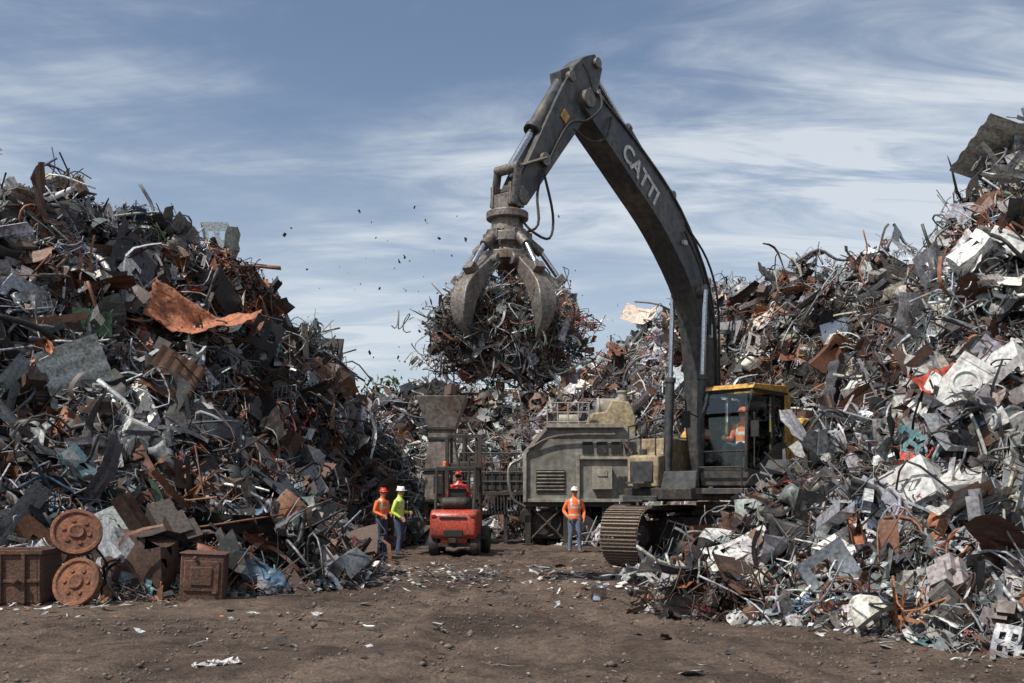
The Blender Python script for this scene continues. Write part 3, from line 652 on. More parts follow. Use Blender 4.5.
pn.obj('pins', M_steel, EX, .01)
br = P(); br.extr([(2.0,7.6),(2.6,7.75),(2.45,8.05),(2.25,8.05)], -.38, -.12); br.extr([(5.45,9.35),(5.9,8.9),(6.0,9.4),(5.75,9.55)], -.38,-.12); br.extr([(.2,1.72),(1.0,1.72),(.8,2.3),(.45,2.3)], -.62,-.5); br.extr([(.2,1.72),(1.0,1.72),(.8,2.3),(.45,2.3)], .0,.12); br.extr([(1.4,1.55),(1.9,1.55),(1.75,2.1),(1.55,2.1)], -.72,.22); br.obj('brackets', M_char, EX, .01)
def ram(a, b, f, r1, nm, r2=None):
    a = np.array(a); b = np.array(b); m = a+(b-a)*f; E = empty(nm, (0,0,0), 0, EX); d = (b-a)/np.linalg.norm(b-a)
    P().cyl(a, m, r1, n=18).cyl(m-d*.1, m, r1*1.25, n=18).cyl(a+d*.1, a+d*.16, r1*1.2, n=18).obj('barrel', M_char, E)
    P().cyl(m, b, r2 or r1*.55, n=14).obj('rod', M_chrome, E)
    P().tube([a+d*.2+np.array([0,.02,r1]), a+d*.4+np.array([0,.0,r1*1.4]), m-d*.1+np.array([0,0,r1*1.3])], .018).obj('ram_pipe', M_steel, E)
for v in (-.66, .16): ram((1.62,v,1.9), (1.38,v,6.02), .55, .1, 'lift_cylinder')
ram((2.35,-.25,7.92), (4.98,-.25,9.84), .55, .11, 'stick_cylinder')
ram((5.75,-.25,9.38), (7.25,-.25,7.3), .6, .13, 'tool_cylinder')
lk = P()
for v in (-.49,-.01): lk.add(*loft_geo([(6.6,v,7.6),(7.28,v,7.3)], [(.1,.03),(.1,.03)], 8)); lk.add(*loft_geo([(7.28,v,7.3),(7.4,v,6.62)], [(.1,.03),(.1,.03)], 8))
lk.cyl((7.28,-.52,7.3),(7.28,.02,7.3),.09); lk.obj('linkage', M_steel, EX)
hs = P()
for v, o in ((-.42,.08),(-.34,.1),(-.14,.1),(-.07,.08)):
    hs.tube([(a[0], v, a[1]+o) for a in A[2:-1:3]]+[(5.2,v,9.5),(5.4,v,9.7)], .022, 6)
hs.tube([(5.0,.03,9.3),(5.1,.15,8.9),(5.5,.1,8.55),(5.9,.0,8.4),(6.5,-.02,7.5),(6.9,.1,6.9),(7.0,.2,6.3),(7.3,.1,6.1)], .024)
hs.tube([(4.6,.02,8.9),(4.9,.1,8.4),(5.4,.12,8.2),(5.8,.03,8.35)], .022); hs.tube([(6.6,-.02,7.4),(6.5,.12,6.6),(6.75,.25,6.1),(7.15,.2,6.15),(7.25,0,6.4)], .024)
hs.tube([(6.7,-.48,7.4),(6.7,-.6,6.8),(7.0,-.6,6.3),(7.25,-.4,6.3)], .024)
hs.tube([(5.0,-.45,9.8),(4.7,-.5,10.0),(4.2,-.42,9.4),(3.2,-.4,8.7),(2.4,-.42,8.2)], .022); hs.tube([(1.2,.05,6.2),(.9,.12,5.2),(.75,.1,4),(.6,.1,3),(.3,.1,2.2)], .025)
hs.tube([(2.0,.03,7.2),(1.5,.1,6.5),(1.15,.12,5.7),(1.0,.06,5.1)], .022)
hs.tube([(1.9,.0,7.35),(1.15,.06,6.75),(.72,.08,5.9),(.62,.06,4.6),(.55,.05,3.2)], .024)
hs.obj('hydraulic_hoses', M_black, EX)
cu = bpy.data.curves.new('lt', 'FONT'); cu.body = 'CATTI'; cu.size = .5; cu.extrude = .004; cu.offset = .014; to = bpy.data.objects.new('t', cu); COL.objects.link(to); bpy.context.view_layer.update()
me = bpy.data.meshes.new_from_object(to.evaluated_get(bpy.context.evaluated_depsgraph_get())); bpy.data.objects.remove(to); me.materials.clear(); me.materials.append(M_letter)
lo = bpy.data.objects.new('boom_lettering', me); COL.objects.link(lo); lo.parent = EX
dx = Vector((-.825,0,-.565)); dz = Vector((0,1,0)); dy = dz.cross(dx); Mt = Matrix((dx, dy, dz)).transposed().to_4x4(); Mt.translation = Vector((4.25,.0+.004,8.3)); lo.matrix_local = Mt
P().box((5.95,-.045,8.55),(.2,.02,.18),(0,55,0)).obj('decal_plate', M_yel, EX)
P().box((2.0,.03,6.95),(.12,.08,.1)).box((.93,.03,5.2),(.1,.06,.3)).obj('boom_lights', M_lamp, EX, .01)
# grapple
GR = empty('grapple', (7.3,-.25,0), 0, EX)
g = P(); g.box((0,0,6.68),(.34,.34,.3)); g.box((0,.21,6.8),(.36,.06,.38)); g.box((0,-.21,6.8),(.36,.06,.38)); g.lathe((0,0,5.6),(0,0,1),[(.34,0),(.5,.03),(.5,.18),(.36,.22),(.3,.34),(.42,.36),(.42,.52),(.3,.56),(.27,.78),(.37,.8),(.37,.92),(.24,.97)],24); g.obj('rotator', M_steel, GR, .01)
g = P()
for a in np.arange(12)*math.pi/6: g.cyl((.44*math.cos(a),.44*math.sin(a),5.78),(.44*math.cos(a),.44*math.sin(a),5.83),.025,n=6); g.cyl((.37*math.cos(a),.37*math.sin(a),6.1),(.37*math.cos(a),.37*math.sin(a),6.16),.022,n=6)
g.obj('bolts', M_dark, GR)
for i in range(5):
    a = rad(2+72*i); T = empty('tine', (0,0,0), a, GR)
    path = smooth_path([(.38,0,5.66),(.62,0,5.42),(.9,0,5.16),(1.12,0,4.85),(1.12,0,4.5),(.93,0,4.2)], 4); n = len(path)
    th = np.interp(np.linspace(0,1,n), [0,.2,.5,.8,1], [.09,.12,.17,.13,.015]); wd = np.interp(np.linspace(0,1,n), [0,.3,.65,1], [.1,.11,.17,.03])
    tg = np.gradient(path, axis=0); tg /= np.linalg.norm(tg, axis=1, keepdims=True); V = []; F = []
    for p_, q_, t_, w_ in zip(path, tg, th, wd):
        nn = np.array([q_[2], 0, -q_[0]])
        for s1, s2 in ((1,1),(1,-1),(-1,-1),(-1,1)): V.append(p_+nn*t_*s1+np.array([0, w_*s2, 0]))
    for k_ in range(n-1):
        for j in range(4): F.append((4*k_+j, 4*k_+(j+1) % 4, 4*k_+4+(j+1) % 4, 4*k_+4+j))
    F += [(3,2,1,0), (4*n-4,4*n-3,4*n-2,4*n-1)]
    P().add(V, F).obj('claw', M_steel, T, .02)
    q = P(); q.cyl((.3,0,6.1),(.62,0,5.85),.085); q.box((.36,0,6.08),(.12,.24,.18)); q.box((.94,0,5.38),(.16,.2,.2),(0,50,0)); q.cyl((.44,-.2,5.62),(.44,.2,5.62),.1); q.obj('tine_cylinder', M_steel, T, .01)
    P().cyl((.62,0,5.85),(.94,0,5.42),.045).obj('tine_rod', M_chrome, T)
def load():
    r = np.random.default_rng(31); n = 2000; d = r.normal(0, 1, (n, 3)); d /= np.linalg.norm(d, axis=1, keepdims=True)
    rr = r.uniform(.25, 1, n)**.5; lump = 1+.18*np.sin(d[:, 0]*5+1)*np.sin(d[:, 1]*4)+.1*np.sin(d[:, 2]*9)
    pos = d*(rr*lump)[:, None]*np.array([.98, .98, .8])
    sx = np.array([-.669, .743]); k = r.random(n) < .5; off = r.choice([-1, 1], n)*r.uniform(.2, .7, n)
    pos[k, 0] += (off*sx[0])[k]; pos[k, 1] += (off*sx[1])[k]; pos[k, 2] -= r.uniform(-.1, .3, k.sum())
    scatter('grabbed_scrap', pos+np.array([0, 0, 4.46]), d, np.clip(np.exp(r.normal(-.85, .33, n)), .22, .8), 'load', 'load', r, .9, GR)
    P().ell((0,0,4.5),(.75,.75,.55)).obj('load_core', M_under, GR)
load()

# ------------------------------------------------------------------ forklift (x forward = away from camera)
FK = empty('forklift', (-1.5,25.3,0), rad(86))
c = P(); c.extr([(.14,.42),(.02,.5),(.0,.62),(.0,.95),(.06,1.12),(.2,1.2),(.85,1.2),(.85,.64),(.2,.6)], -.6, .6); c.extr([(.1,.3),(.06,.5),(.3,.62),(.8,.62),(.8,.3)], -.36, .36); o = c.obj('counterweight', M_red, FK, .07)
c = P(); c.box((-.012,0,.6),(.03,.5,.18)); c.box((-.012,0,1.0),(.03,.7,.06)); c.box((.0,0,.42),(.16,.2,.12)); c.box((.4,0,.3),(.6,.8,.1)); c.obj('grille_and_hitch', M_black, FK, .01)
c = P(); c.box((1.2,0,.62),(.95,1.1,.6)); c.box((1.15,0,1.02),(.75,.8,.25)); c.box((1.9,0,.75),(.35,1.05,.8)); c.obj('body', M_red, FK, .04)
c = P(); c.box((1.55,.6,.42),(.6,.15,.06)); c.box((1.55,-.6,.42),(.6,.15,.06)); c.box((1.15,0,1.2),(.5,.5,.12)); c.box((.93,0,1.5),(.12,.48,.5),(0,-8,0)); c.obj('seat_and_steps', M_seat, FK, .02)
c = P()
for s in (-1, 1):
    for x, r_, y, w in ((.4,.3,.53,.24),(1.95,.37,.62,.28)):
        c.lathe((x, s*y-w/2, r_), (0,1,0), [(r_*.45,0.02),(r_*.55,0),(r_*.92,0),(r_,.04),(r_,w-.04),(r_*.92,w),(r_*.55,w),(r_*.45,w-.02)], 24)
c.obj('tyres', M_black, FK)
c = P()
for s in (-1, 1):
    for x, r_, y, w in ((.4,.3,.53,.21),(1.95,.37,.62,.24)): c.lathe((x, s*y-w/2, r_), (0,1,0), [(.04,0),(r_*.5,0),(r_*.5,w),(.04,w)], 16)
c.obj('wheel_rims', M_yel, FK)
c = P()
for s in (-1, 1): c.poly([(.35,s*.5,1.18),(.62,s*.5,2.28),(1.75,s*.5,2.3),(2.05,s*.52,1.1)], .04, 8)
for x in np.linspace(.62, 1.75, 8): c.cyl((x,-.5,2.29),(x,.5,2.29),.022,n=6)
c.box((.6,0,2.25),(.06,1.0,.07)); c.obj('overhead_guard', M_black, FK)
c = P()
for s in (-1, 1): c.box((2.3,s*.46,1.68),(.14,.1,3.0)); c.box((2.38,s*.35,1.75),(.1,.07,3.1))
for z in (.5,1.5,2.4,3.2): c.box((2.32,0,z),(.07,.92,.1))
c.cyl((2.3,-.15,.4),(2.3,-.15,2.6),.04); c.cyl((2.3,.15,.4),(2.3,.15,2.6),.04); c.box((2.5,0,.6),(.06,1.0,.1)); c.box((2.5,0,.95),(.06,1.0,.1))
for y in np.linspace(-.48,.48,7): c.box((2.5,y,1.2),(.03,.03,.7))
for s in (-.3,.3): c.box((2.56,s,.5),(.05,.12,.8)); c.box((3.1,s,.12),(1.1,.12,.05))
c.obj('mast_and_forks', M_dark, FK, .006)
c = P(); c.lathe((.35,-.35,1.36),(0,1,0),[(.05,-.02),(.13,.02),(.16,.07),(.16,.63),(.13,.68),(.05,.72)],18); c.obj('gas_bottle', M_dark, FK)
c = P(); c.poly([(1.9,0,1.1),(1.72,0,1.45)],.03); t = np.linspace(0,6.28,17); c.add(*loft_geo([(1.7+.05*math.sin(a),.17*math.cos(a),1.47+.12*math.sin(a)) for a in t],.014,6)); c.obj('steering_wheel', M_black, FK)
P().box((.0,.5,1.05),(.04,.12,.07)).box((.0,-.5,1.05),(.04,.12,.07)).obj('tail_lights', M_lampr, FK, .01)
P().lathe((.65,.3,2.33),(0,0,1),[(.05,0),(.05,.1),(.02,.13)],12).obj('beacon', M_orange, FK)
person('forklift_driver', (1.15,0,1.28-.95+.08), rad(90), SIT, M_helmr, M_jean, M_helmr, M_helmr, stripes=False, parent=FK)

# ------------------------------------------------------------------ shredder plant
SH = empty('scrap_shredder', (2.4,31,0))
c = P(); c.extr([(-2.05,1.35),(-2.05,2.9),(-1.3,3.75),(1.0,3.75),(1.6,3.3),(1.6,1.35)], 0, 2.6); c.obj('housing', M_olive, SH, .04)
c = P()
for x in (-2.0,-.35,1.5): c.box((x,-.05,2.1),(.1,.12,1.5))
c.box((.6,-.05,2.72),(1.9,.1,.08)); c.box((-.2,-.03,1.4),(3.65,.09,.1)); c.box((-.15,-.06,3.72),(2.4,.2,.12)); c.extr([(-2.08,2.88),(-1.32,3.74),(-1.25,3.66),(-2.0,2.8)], -.1, 0); c.obj('ribs', M_olive2, SH, .008)
c = P()
for x in (-.05,.4,.85,1.28): c.box((x,-.015,3.05),(.32,.06,.36))
c.box((-1.2,-.015,2.0),(.9,.05,.7)); c.box((1.15,-.012,1.9),(.5,.05,.5)); c.obj('openings', M_black, SH)
c = P()
for z in np.linspace(1.72,2.28,6): c.box((-1.2,-.05,z),(.86,.03,.05),(25,0,0))
c.box((.4,-.1,2.1),(.6,.2,.7)); c.box((.4,-.21,2.25),(.3,.03,.2)); c.obj('louvres_and_cabinet', M_olive2, SH, .006)
c = P(); c.extr([(.0,3.75),(1.5,3.4),(1.5,4.0),(1.3,4.5),(.75,4.58),(.55,4.2),(.1,4.15)], .3, 1.9); c.obj('top_hood', M_beige, SH, .05)
c = P(); c.lathe((.3,.8,4.35),(1,0,0),[(.1,0),(.32,0),(.34,.06),(.3,.08),(.3,.6),(.34,.62),(.34,.7),(.1,.7)],22); c.lathe((-.9,.9,3.95),(1,0,0),[(.05,0),(.2,0),(.2,.6),(.05,.6)],18); c.lathe((1.15,1.,4.5),(0,0,1),[(.16,0),(.16,.35),(.2,.36),(.2,.42)],16); c.obj('drive_motor', M_olive2, SH)
c = P()
for x in (-1.9,-.7,.5,1.5):
    for y in (.15,2.4): c.box((x,y,.68),(.18,.18,1.36)); c.box((x,y,.03),(.35,.35,.06))
for a, b_ in ((-1.9,-.7),(.5,1.5)): c.cyl((a,.12,.1),(b_,.12,1.3),.04); c.cyl((b_,.12,.1),(a,.12,1.3),.04)
c.box((-.2,.1,1.28),(3.6,.16,.16)); c.obj('frame_legs', M_dark, SH, .01)
c = P(); c.lathe((-1.3,.2,.7),(0,1,0),[(.08,0),(.14,0),(.16,.05),(.36,.06),(.4,0),(.45,0),(.45,.2),(.1,.2)],28); c.lathe((-.2,-.2,.55),(0,1,0),[(.08,0),(.38,0),(.4,.15),(.1,.15)],22)
c.box((.9,-.1,.65),(.9,.5,.7)); c.box((1.0,-.3,1.15),(.5,.3,.3)); c.box((-1.2,.6,.55),(1.2,.6,.7)); c.obj('flywheels_and_gearbox', M_dark, SH, .01)
c = P()
for z in (3.85,4.15,4.45): c.cyl((-1.3,.05,z),(-.0,.05,z),.022,n=6)
for x in np.linspace(-1.3,0,5): c.cyl((x,.05,3.75),(x,.05,4.45),.022,n=6)
c.poly([(1.75,-.3,.0),(1.75,-.3,.9),(2.8,-.3,2.4),(2.8,-.3,3.2)],.025); c.poly([(1.75,-.3,.9),(2.8,-.3,2.4)],.025)
for i in range(9): c.box((1.75+.12*i,0,.2+.22*i),(.22,.6,.03))
c.box((2.4,.6,2.1),(1.4,1.4,.06)); c.obj('stairs_and_rails', M_olive2, SH)
c = P(); c.tube([(-2.0,-.1,1.2),(-2.4,-.2,1.5),(-2.5,-.1,2.4),(-2.1,0,2.7)],.05); c.tube([(1.0,-.12,3.3),(1.4,-.2,2.6),(1.5,-.2,1.2),(2.0,-.1,.8)],.05); c.tube([(-1.9,-.1,3.0),(-1.0,-.15,3.4),(.8,-.15,3.45)],.035); c.obj('pipes', M_steel, SH)
CV = empty('conveyor_platform', (-.6,31.5,0))
c = P(); c.box((.1,.5,1.62),(2.9,1.2,.12)); c.box((.1,.5,1.0),(2.9,1.0,.1))
for x in (-1.3,-.5,.4,1.3): c.box((x,.1,.82),(.12,.12,1.64)); c.box((x,1.0,.82),(.12,.12,1.64))
c.cyl((-1.3,.05,.1),(-.5,.05,1.5),.035); c.cyl((.4,.05,1.5),(1.3,.05,.1),.035); c.obj('deck', M_dark, CV, .01)
c = P()
for z in (2.0,2.3,2.6,2.9): c.cyl((-1.3,-.05,z),(1.5,-.05,z),.02,n=6)
for x in np.linspace(-1.3,1.5,12): c.cyl((x,-.05,1.6),(x,-.05,2.9),.018,n=6)
for x in np.linspace(-1.25,1.45,28): c.box((x,-.06,1.35),(.03,.03,.55))
c.obj('railing', M_char, CV)
c = P(); c.box((.2,.6,2.0),(1.6,.7,.55)); c.lathe((-.8,.0,1.25),(0,1,0),[(.06,0),(.3,0),(.3,.5),(.06,.5)],20); c.lathe((1.1,-.1,.9),(0,1,0),[(.06,0),(.26,0),(.26,.4),(.06,.4)],20); c.add(*loft_geo([(-1.6,.4,.3),(1.8,.4,1.9)],(.35,.12),4)); c.obj('drive_units', M_dark, CV, .02)
HP = empty('feed_hopper', (-2.3,33,0))
def frus(p_, rings):
    V = []; F = []
    for z, hx, hy, ox in rings: V += [(ox-hx,-hy,z),(ox+hx,-hy,z),(ox+hx,hy,z),(ox-hx,hy,z)]
    for i_ in range(len(rings)-1):
        for j in range(4): F.append((4*i_+j,4*i_+(j+1) % 4,4*i_+4+(j+1) % 4,4*i_+4+j))
    F += [(3,2,1,0), tuple(4*len(rings)-4+j for j in range(4))]; return p_.add(V, F)
M_hop = paint('hopper_steel', (.23,.2,.175), .7, .1, (.12,.085,.062), .7, 1.6, .3)
frus(P(), [(1.3,.55,.6,0),(2.4,.55,.6,0),(3.4,.42,.45,0),(3.75,.45,.45,0),(4.7,.78,.7,0),(4.8,.8,.72,0)]).obj('hopper_shell', M_hop, HP, .02)
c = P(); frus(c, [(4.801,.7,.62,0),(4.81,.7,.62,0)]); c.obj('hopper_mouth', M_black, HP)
c = P()
for z in (1.4,2.4,3.42,3.75): c.box((0,-.62 if z < 3 else -.46,z),(1.2 if z < 3 else .95,.08,.1))
for x in (-.5,.5): c.box((x,-.5,.7),(.16,.16,1.4)); c.box((x,.5,.7),(.16,.16,1.4))
c.box((0,-.66,1.9),(.5,.06,.6)); c.cyl((.75,-.3,1.2),(.75,-.3,3.6),.08); c.obj('hopper_frame', M_dark, HP, .01)

# ------------------------------------------------------------------ individual items
def put(fn, name, mat, loc, rot, bevel=0.01):
    p_ = P(); fn(p_); return p_.obj(name, mat, None, bevel, loc=loc, rot=rot)
def openbin(p_, w=1.1, d=.8, h=.8):
    p_.box((0,0,.04),(w,d,.06))
    for s in (-1,1): p_.box((s*(w/2-.02),0,h/2),(.04,d,h)); p_.box((0,s*(d/2-.02),h/2),(w-.08,.04,h)); p_.box((0,s*d/2,h-.03),(w+.08,.07,.07)); p_.box((s*w/2,0,h-.03),(.07,d-.07,.07)); p_.box((0,s*d/2,h*.45),(w,.05,.05))
    for x in (-w*.3,0,w*.3): p_.box((x,-d/2-.02,h/2),(.05,.05,h*.9))
put(openbin, 'rusty_bin', M_rustd, (-7.3,14.55,0), (0,0,4))
def disc(p_, R=.36):
    p_.lathe((0,-.05,0),(0,1,0),[(.06,0),(.1,-.02),(.12,.02),(R*.8,.03),(R*.85,0),(R,.0),(R,.1),(.06,.1)],28)
    for a in np.arange(6)*math.pi/3: p_.cyl((R*.5*math.cos(a),-.05,R*.5*math.sin(a)),(R*.5*math.cos(a),.0,R*.5*math.sin(a)),.035,n=8)
put(disc, 'rusty_disc', M_rust, (-6.45,14.75,1.03), (-24,14,16)); put(disc, 'rusty_disc', M_rust, (-6.2,14.2,.34), (-20,0,-10))
def cabinet(p_, w=.62, d=.55, h=.7):
    p_.box((0,0,h/2),(w,d,h)); p_.box((0,-d/2-.01,h*.55),(w*.82,.03,h*.66)); p_.box((0,-d/2-.03,h*.55),(w*.5,.03,h*.4)); p_.box((w*.32,-d/2-.03,h*.2),(.07,.03,.05)); p_.cyl((-.1,-d/2-.02,h*.93),(-.1,-d/2-.06,h*.93),.03); p_.box((0,0,h+.015),(w+.04,d+.04,.03)); p_.box((-w*.4,0,.01),(.05,d,.05))
put(lambda p_: cabinet(p_), 'rusty_cabinet', M_rustd, (-4.65,15.0,0), (0,3,8), .015)
def washer(p_):
    p_.box((0,0,.0),(.58,.58,.8)); p_.lathe((0,-.29,.0),(0,-1,0),[(.2,0),(.21,.03),(.16,.045),(.15,.01)],24); p_.box((0,-.295,.33),(.56,.02,.1)); p_.cyl((.18,-.3,.33),(.18,-.33,.33),.03)
def fridge(p_):
    p_.box((0,0,0),(.6,.58,1.3)); p_.box((0,-.31,-.2),(.58,.04,.86)); p_.box((0,-.31,.45),(.58,.04,.38)); p_.box((.24,-.35,-.05),(.03,.03,.3)); p_.box((.24,-.35,.4),(.03,.03,.18)); p_.box((0,.3,-.2),(.5,.03,.7))
def onleft(x, y, up=.25): return (x, y, float(h_left(np.array([x]), np.array([y]))[0])+up)
def onright(x, y, up=.25): return (x, y, float(h_right(np.array([x]), np.array([y]))[0])+up)
for q in ((onright(4.6,16.2,.15),(10,-25,20)), (onright(6.3,13.9,.1),(-20,35,-30)), (onleft(-6.7,17.6,.1),(15,20,40)), (onright(7.9,16.2,.05),(30,10,70)), (onright(6.2,16.9,.1),(25,-30,-10)), (onright(5.3,13.2,.05),(60,15,40))):
    put(washer, 'washing_machine', M_white, q[0], q[1], .015)
for q in ((onright(7.0,14.6,.1),(60,20,30)), (onright(6.9,17.7,.1),(-50,30,-20))):
    put(fridge, 'refrigerator', M_white, q[0], q[1], .015)
def wheel_sp(p_, R=.33):
    p_.lathe((0,-.06,0),(0,1,0),[(R*.82,0),(R,0),(R,.12),(R*.82,.12),(R*.82,0)],28); p_.lathe((0,-.09,0),(0,1,0),[(.03,0),(.09,0),(.09,.18),(.03,.18)],16)
    for a in np.arange(5)*2*math.pi/5: p_.box((R*.48*math.cos(a),0,R*.48*math.sin(a)),(R*.8,.06,.08),(0,-math.degrees(a),0))
CT = empty('scrap_cart', (2.95,15.5,0), rad(-12))
for x, y in ((-.32,-.25),(.35,-.25),(-.32,.3),(.35,.3)): P_ = P(); wheel_sp(P_, .27); P_.obj('cart_wheel', M_steel, CT, .006, loc=(x,y,.27))
c = P(); c.box((0,.02,.36),(1.0,.4,.08)); c.box((.0,.02,.58),(.5,.42,.34)); c.cyl((-.3,.02,.75),(.3,.02,.75),.14); c.cyl((.3,-.1,.4),(.62,-.15,.8),.03); c.box((-.38,.0,.5),(.2,.36,.25)); c.cyl((-.32,-.32,.27),(-.32,.36,.27),.03); c.cyl((.35,-.32,.27),(.35,.36,.27),.03); c.obj('engine_and_frame', M_rustd, CT, .015)
c = P(); c.lathe((.0,-.2,.6),(0,-1,0),[(.04,0),(.15,0),(.15,.06),(.04,.06)],18); c.tube([(-.3,0,.8),(-.2,-.1,1.0),(.1,-.05,.98),(.3,0,.8)],.03); c.obj('pulley_and_pipe', M_steel, CT)
put(lambda p_: p_.lathe((0,0,0),(0,0,1),[(.1,0),(.12,0),(.12,.02),(.115,.03),(.115,.17),(.12,.18),(.12,.2),(.105,.2),(.1,.18)],22), 'tin_can', M_chrome, (1.3,15.0,.01), (4,3,0), 0)
put(lambda p_: p_.box((0,0,.08),(.3,.16,.12)).box((.05,0,.16),(.12,.1,.08)).cyl((-.12,0,.1),(-.22,0,.1),.05), 'engine_part', M_dark, (1.95,15.2,0), (0,6,25), .02)
def crump(name, w, h, loc, rot, mat, seed, amp=.8, n=16):
    r = np.random.default_rng(seed); V, Q = gridp(n, n//2+2, w, h); V = fold(V, amp*.5, 7, r); V[:, 2] += .07*amp*np.sin(V[:, 0]*9+V[:, 1]*5)+r.normal(0, .012, len(V)); V[:, :2] += r.normal(0, .02, (len(V), 2))
    o = P().add(V, Q).obj(name, mat, None, 0, loc=loc, rot=rot); m = o.modifiers.new('s', 'SOLIDIFY'); m.thickness = .006; return o
crump('crumpled_orange_sheet', 2.4, .9, onleft(-7.1,22.9,.4), (50,12,8), M_orsheet, 4, .5, 24)
crump('folded_metal_sheet', .9, .6, (-3.65,17.7,.32), (35,25,20), M_white, 5); crump('folded_metal_sheet', .8, .5, (-3.2,18.3,.25), (-40,20,60), M_steel, 6)
crump('folded_metal_sheet', .42, .16, (-2.75,9.25,.04), (0,4,12), M_white, 8, .15); crump('folded_metal_sheet', 1.3, .5, (4.5,11.6,.14), (8,5,-25), M_steel, 9, .3); crump('folded_metal_sheet', .9, .5, (4.9,10.7,.2), (14,10,25), M_white, 19, .4)
M_blue = paint('blue_paint', (.05,.12,.2), .5, 0, (.14,.08,.05), .6, 3)
crump('blue_car_panel', 1.2, .8, onleft(-4.9,17.0,.1), (55,10,-15), M_blue, 10, .5); crump('blue_car_panel', .8, .4, (-4.0,15.8,.3), (60,30,-10), M_blue, 12)
crump('red_car_panel', 1.0, .45, onright(6.0,14.2,.15), (50,-15,25), M_red, 13, .5); crump('rusty_sheet', 1.0, .6, (3.75,13.9,.25), (30,-10,20), M_rust, 14, .5)
def chips():
    r = np.random.default_rng(17); n = 130; pos = np.stack([r.normal(-.9, 1.2, n), r.normal(17.5, .8, n), r.uniform(3.0, 6.4, n)], 1); sc = np.clip(np.exp(r.normal(-2.7, .5, n)), .03, .15)
    VV = []; TT = []; o = 0
    for p_, s in zip(pos, sc):
        V, Q = gridp(3, 2, .6, .4); V = fold(V, 1, 2, r)@np.array(Euler(tuple(r.uniform(0, 6, 3))).to_matrix()).T*s+p_; VV.append(V); TT.append(tri(Q)+o); o += len(V)
    fastmesh('falling_debris', np.concatenate(VV), np.concatenate(TT), None, M_dark)
chips()
def trees():
    r = np.random.default_rng(41); V = []; Q = []; tr_ = P()
    for i_ in range(26):
        x = -50+4*i_+r.uniform(-1.5, 1.5); y = r.uniform(88, 100); H = r.uniform(11.2, 13.4); W = r.uniform(1.8, 3)
        tr_.cyl((x,y,0),(x+.2,y,H*.75),.25,.08,8)
        for _ in range(4): a = r.uniform(0,6.28); tr_.cyl((x,y,H*.45),(x+W*.6*math.cos(a),y+W*.6*math.sin(a),H*.75),.1,.03,6)
        cen = np.stack([x+r.normal(0,W*.5,22), y+r.normal(0,W*.5,22), H*.62+r.uniform(-.3,.36,22)*H], 1)
        for c_ in cen:
            for _ in range(34):
                p_ = c_+r.normal(0,.5,3); a = r.normal(0,.22,(4,3)); o = len(V); V += [p_+a[0], p_+a[1], p_+a[2], p_+a[3]]; Q.append((o,o+1,o+2,o+3))
    T = empty('distant_trees'); tr_.obj('trunks', M_hair, T)
    fastmesh('foliage', np.array(V), np.array(Q), None, paint('foliage', (.06,.095,.04), .8, 0, (.04,.06,.03), .5, .5), T)
trees()

# ------------------------------------------------------------------ world, sun, camera
sd = Vector((-.75,-.62,0)).normalized(); el = rad(55); sv = Vector((sd.x*math.cos(el), sd.y*math.cos(el), math.sin(el)))
w = bpy.data.worlds.new('World'); S.world = w; w.use_nodes = True; nt = w.node_tree; N = nt.nodes; L = nt.links; N.clear()
out = N.new('ShaderNodeOutputWorld'); bg = N.new('ShaderNodeBackground'); L.new(bg.outputs[0], out.inputs[0]); bg.inputs[1].default_value = .115
sk = N.new('ShaderNodeTexSky'); sk.sky_type = 'NISHITA'; sk.sun_disc = False; sk.sun_elevation = el; sk.sun_rotation = math.atan2(sv.x, sv.y); sk.dust_density = 1.2; sk.air_density = 1.0; sk.ozone_density = 1.5
hsv = N.new('ShaderNodeHueSaturation'); hsv.inputs['Saturation'].default_value = .92; L.new(sk.outputs[0], hsv.inputs['Color'])
tc = N.new('ShaderNodeTexCoord'); sx = N.new('ShaderNodeSeparateXYZ'); L.new(tc.outputs['Generated'], sx.inputs[0])
za = N.new('ShaderNodeMath'); za.operation = 'MAXIMUM'; za.inputs[1].default_value = 0; L.new(sx.outputs[2], za.inputs[0]); zb = N.new('ShaderNodeMath'); zb.operation = 'ADD'; zb.inputs[1].default_value = .22; L.new(za.outputs[0], zb.inputs[0])
dv = []
for i_ in (0, 1):
    m = N.new('ShaderNodeMath'); m.operation = 'DIVIDE'; L.new(sx.outputs[i_], m.inputs[0]); L.new(zb.outputs[0], m.inputs[1]); dv.append(m)
cb = N.new('ShaderNodeCombineXYZ'); L.new(dv[0].outputs[0], cb.inputs[0]); L.new(dv[1].outputs[0], cb.inputs[1])
def cloud(scale, mscale, rot, p0, p1, dist, loc=(0,0,0), ro=.58):
    mp = N.new('ShaderNodeMapping'); mp.inputs['Scale'].default_value = mscale; mp.inputs['Rotation'].default_value = (0,0,rad(rot)); mp.inputs['Location'].default_value = loc; L.new(cb.outputs[0], mp.inputs[0])
    n = N.new('ShaderNodeTexNoise'); n.inputs['Scale'].default_value = scale; n.inputs['Detail'].default_value = 8; n.inputs['Roughness'].default_value = ro; n.inputs['Distortion'].default_value = dist; L.new(mp.outputs[0], n.inputs[0])
    r = N.new('ShaderNodeMapRange'); r.interpolation_type = 'SMOOTHSTEP'; r.inputs[1].default_value = p0; r.inputs[2].default_value = p1; L.new(n.outputs[0], r.inputs[0]); return r
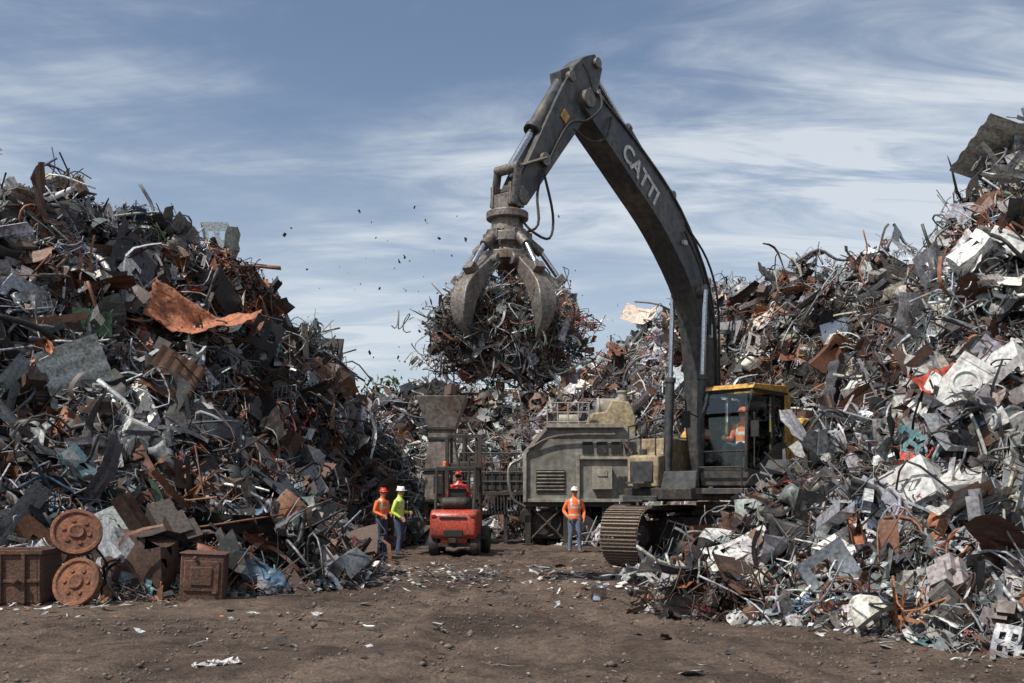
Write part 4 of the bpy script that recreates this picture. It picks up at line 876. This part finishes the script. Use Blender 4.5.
c1 = cloud(1.6, (1, 3.2, 1), -38, .36, .68, 1.0, (0,0,0), .62); c2 = cloud(.75, (1, 1.4, 1), 20, .36, .62, .4, (2.1, .4, 0))
mu = N.new('ShaderNodeMath'); mu.operation = 'MULTIPLY'; L.new(c1.outputs[0], mu.inputs[0]); L.new(c2.outputs[0], mu.inputs[1])
ad = N.new('ShaderNodeMath'); ad.operation = 'MULTIPLY_ADD'; L.new(c2.outputs[0], ad.inputs[0]); ad.inputs[1].default_value = .2; L.new(mu.outputs[0], ad.inputs[2])
# thin haze that whitens toward the horizon
hz = N.new('ShaderNodeMapRange'); hz.inputs[1].default_value = 0; hz.inputs[2].default_value = .35; hz.inputs[3].default_value = .5; hz.inputs[4].default_value = .0; L.new(sx.outputs[2], hz.inputs[0])
ad2 = N.new('ShaderNodeMath'); ad2.operation = 'ADD'; L.new(ad.outputs[0], ad2.inputs[0]); L.new(hz.outputs[0], ad2.inputs[1])
cm = N.new('ShaderNodeMath'); cm.operation = 'MINIMUM'; cm.inputs[1].default_value = .85; L.new(ad2.outputs[0], cm.inputs[0])
mx = N.new('ShaderNodeMix'); mx.data_type = 'RGBA'; L.new(cm.outputs[0], mx.inputs[0]); L.new(hsv.outputs[0], mx.inputs[6]); mx.inputs[7].default_value = (6.3,6.8,7.3,1)
L.new(mx.outputs[2], bg.inputs[0])
sl = bpy.data.lights.new('sun', 'SUN'); sl.energy = 5; sl.angle = rad(.5); sl.color = (1,.95,.87); so = bpy.data.objects.new('sun', sl); COL.objects.link(so); so.rotation_euler = sv.to_track_quat('Z', 'Y').to_euler()
cd = bpy.data.cameras.new('camera'); cd.lens = 35; cd.sensor_width = 36; cd.shift_y = .149; cd.clip_end = 3000; co = bpy.data.objects.new('camera', cd); COL.objects.link(co); co.location = (0,0,1.6); co.rotation_euler = (rad(90),0,0); S.camera = co
S.view_settings.view_transform = 'Standard'; S.view_settings.look = 'None'; S.view_settings.exposure = 0
print('tris', sum(len(o.data.polygons) for o in bpy.data.objects if o.type == 'MESH'))
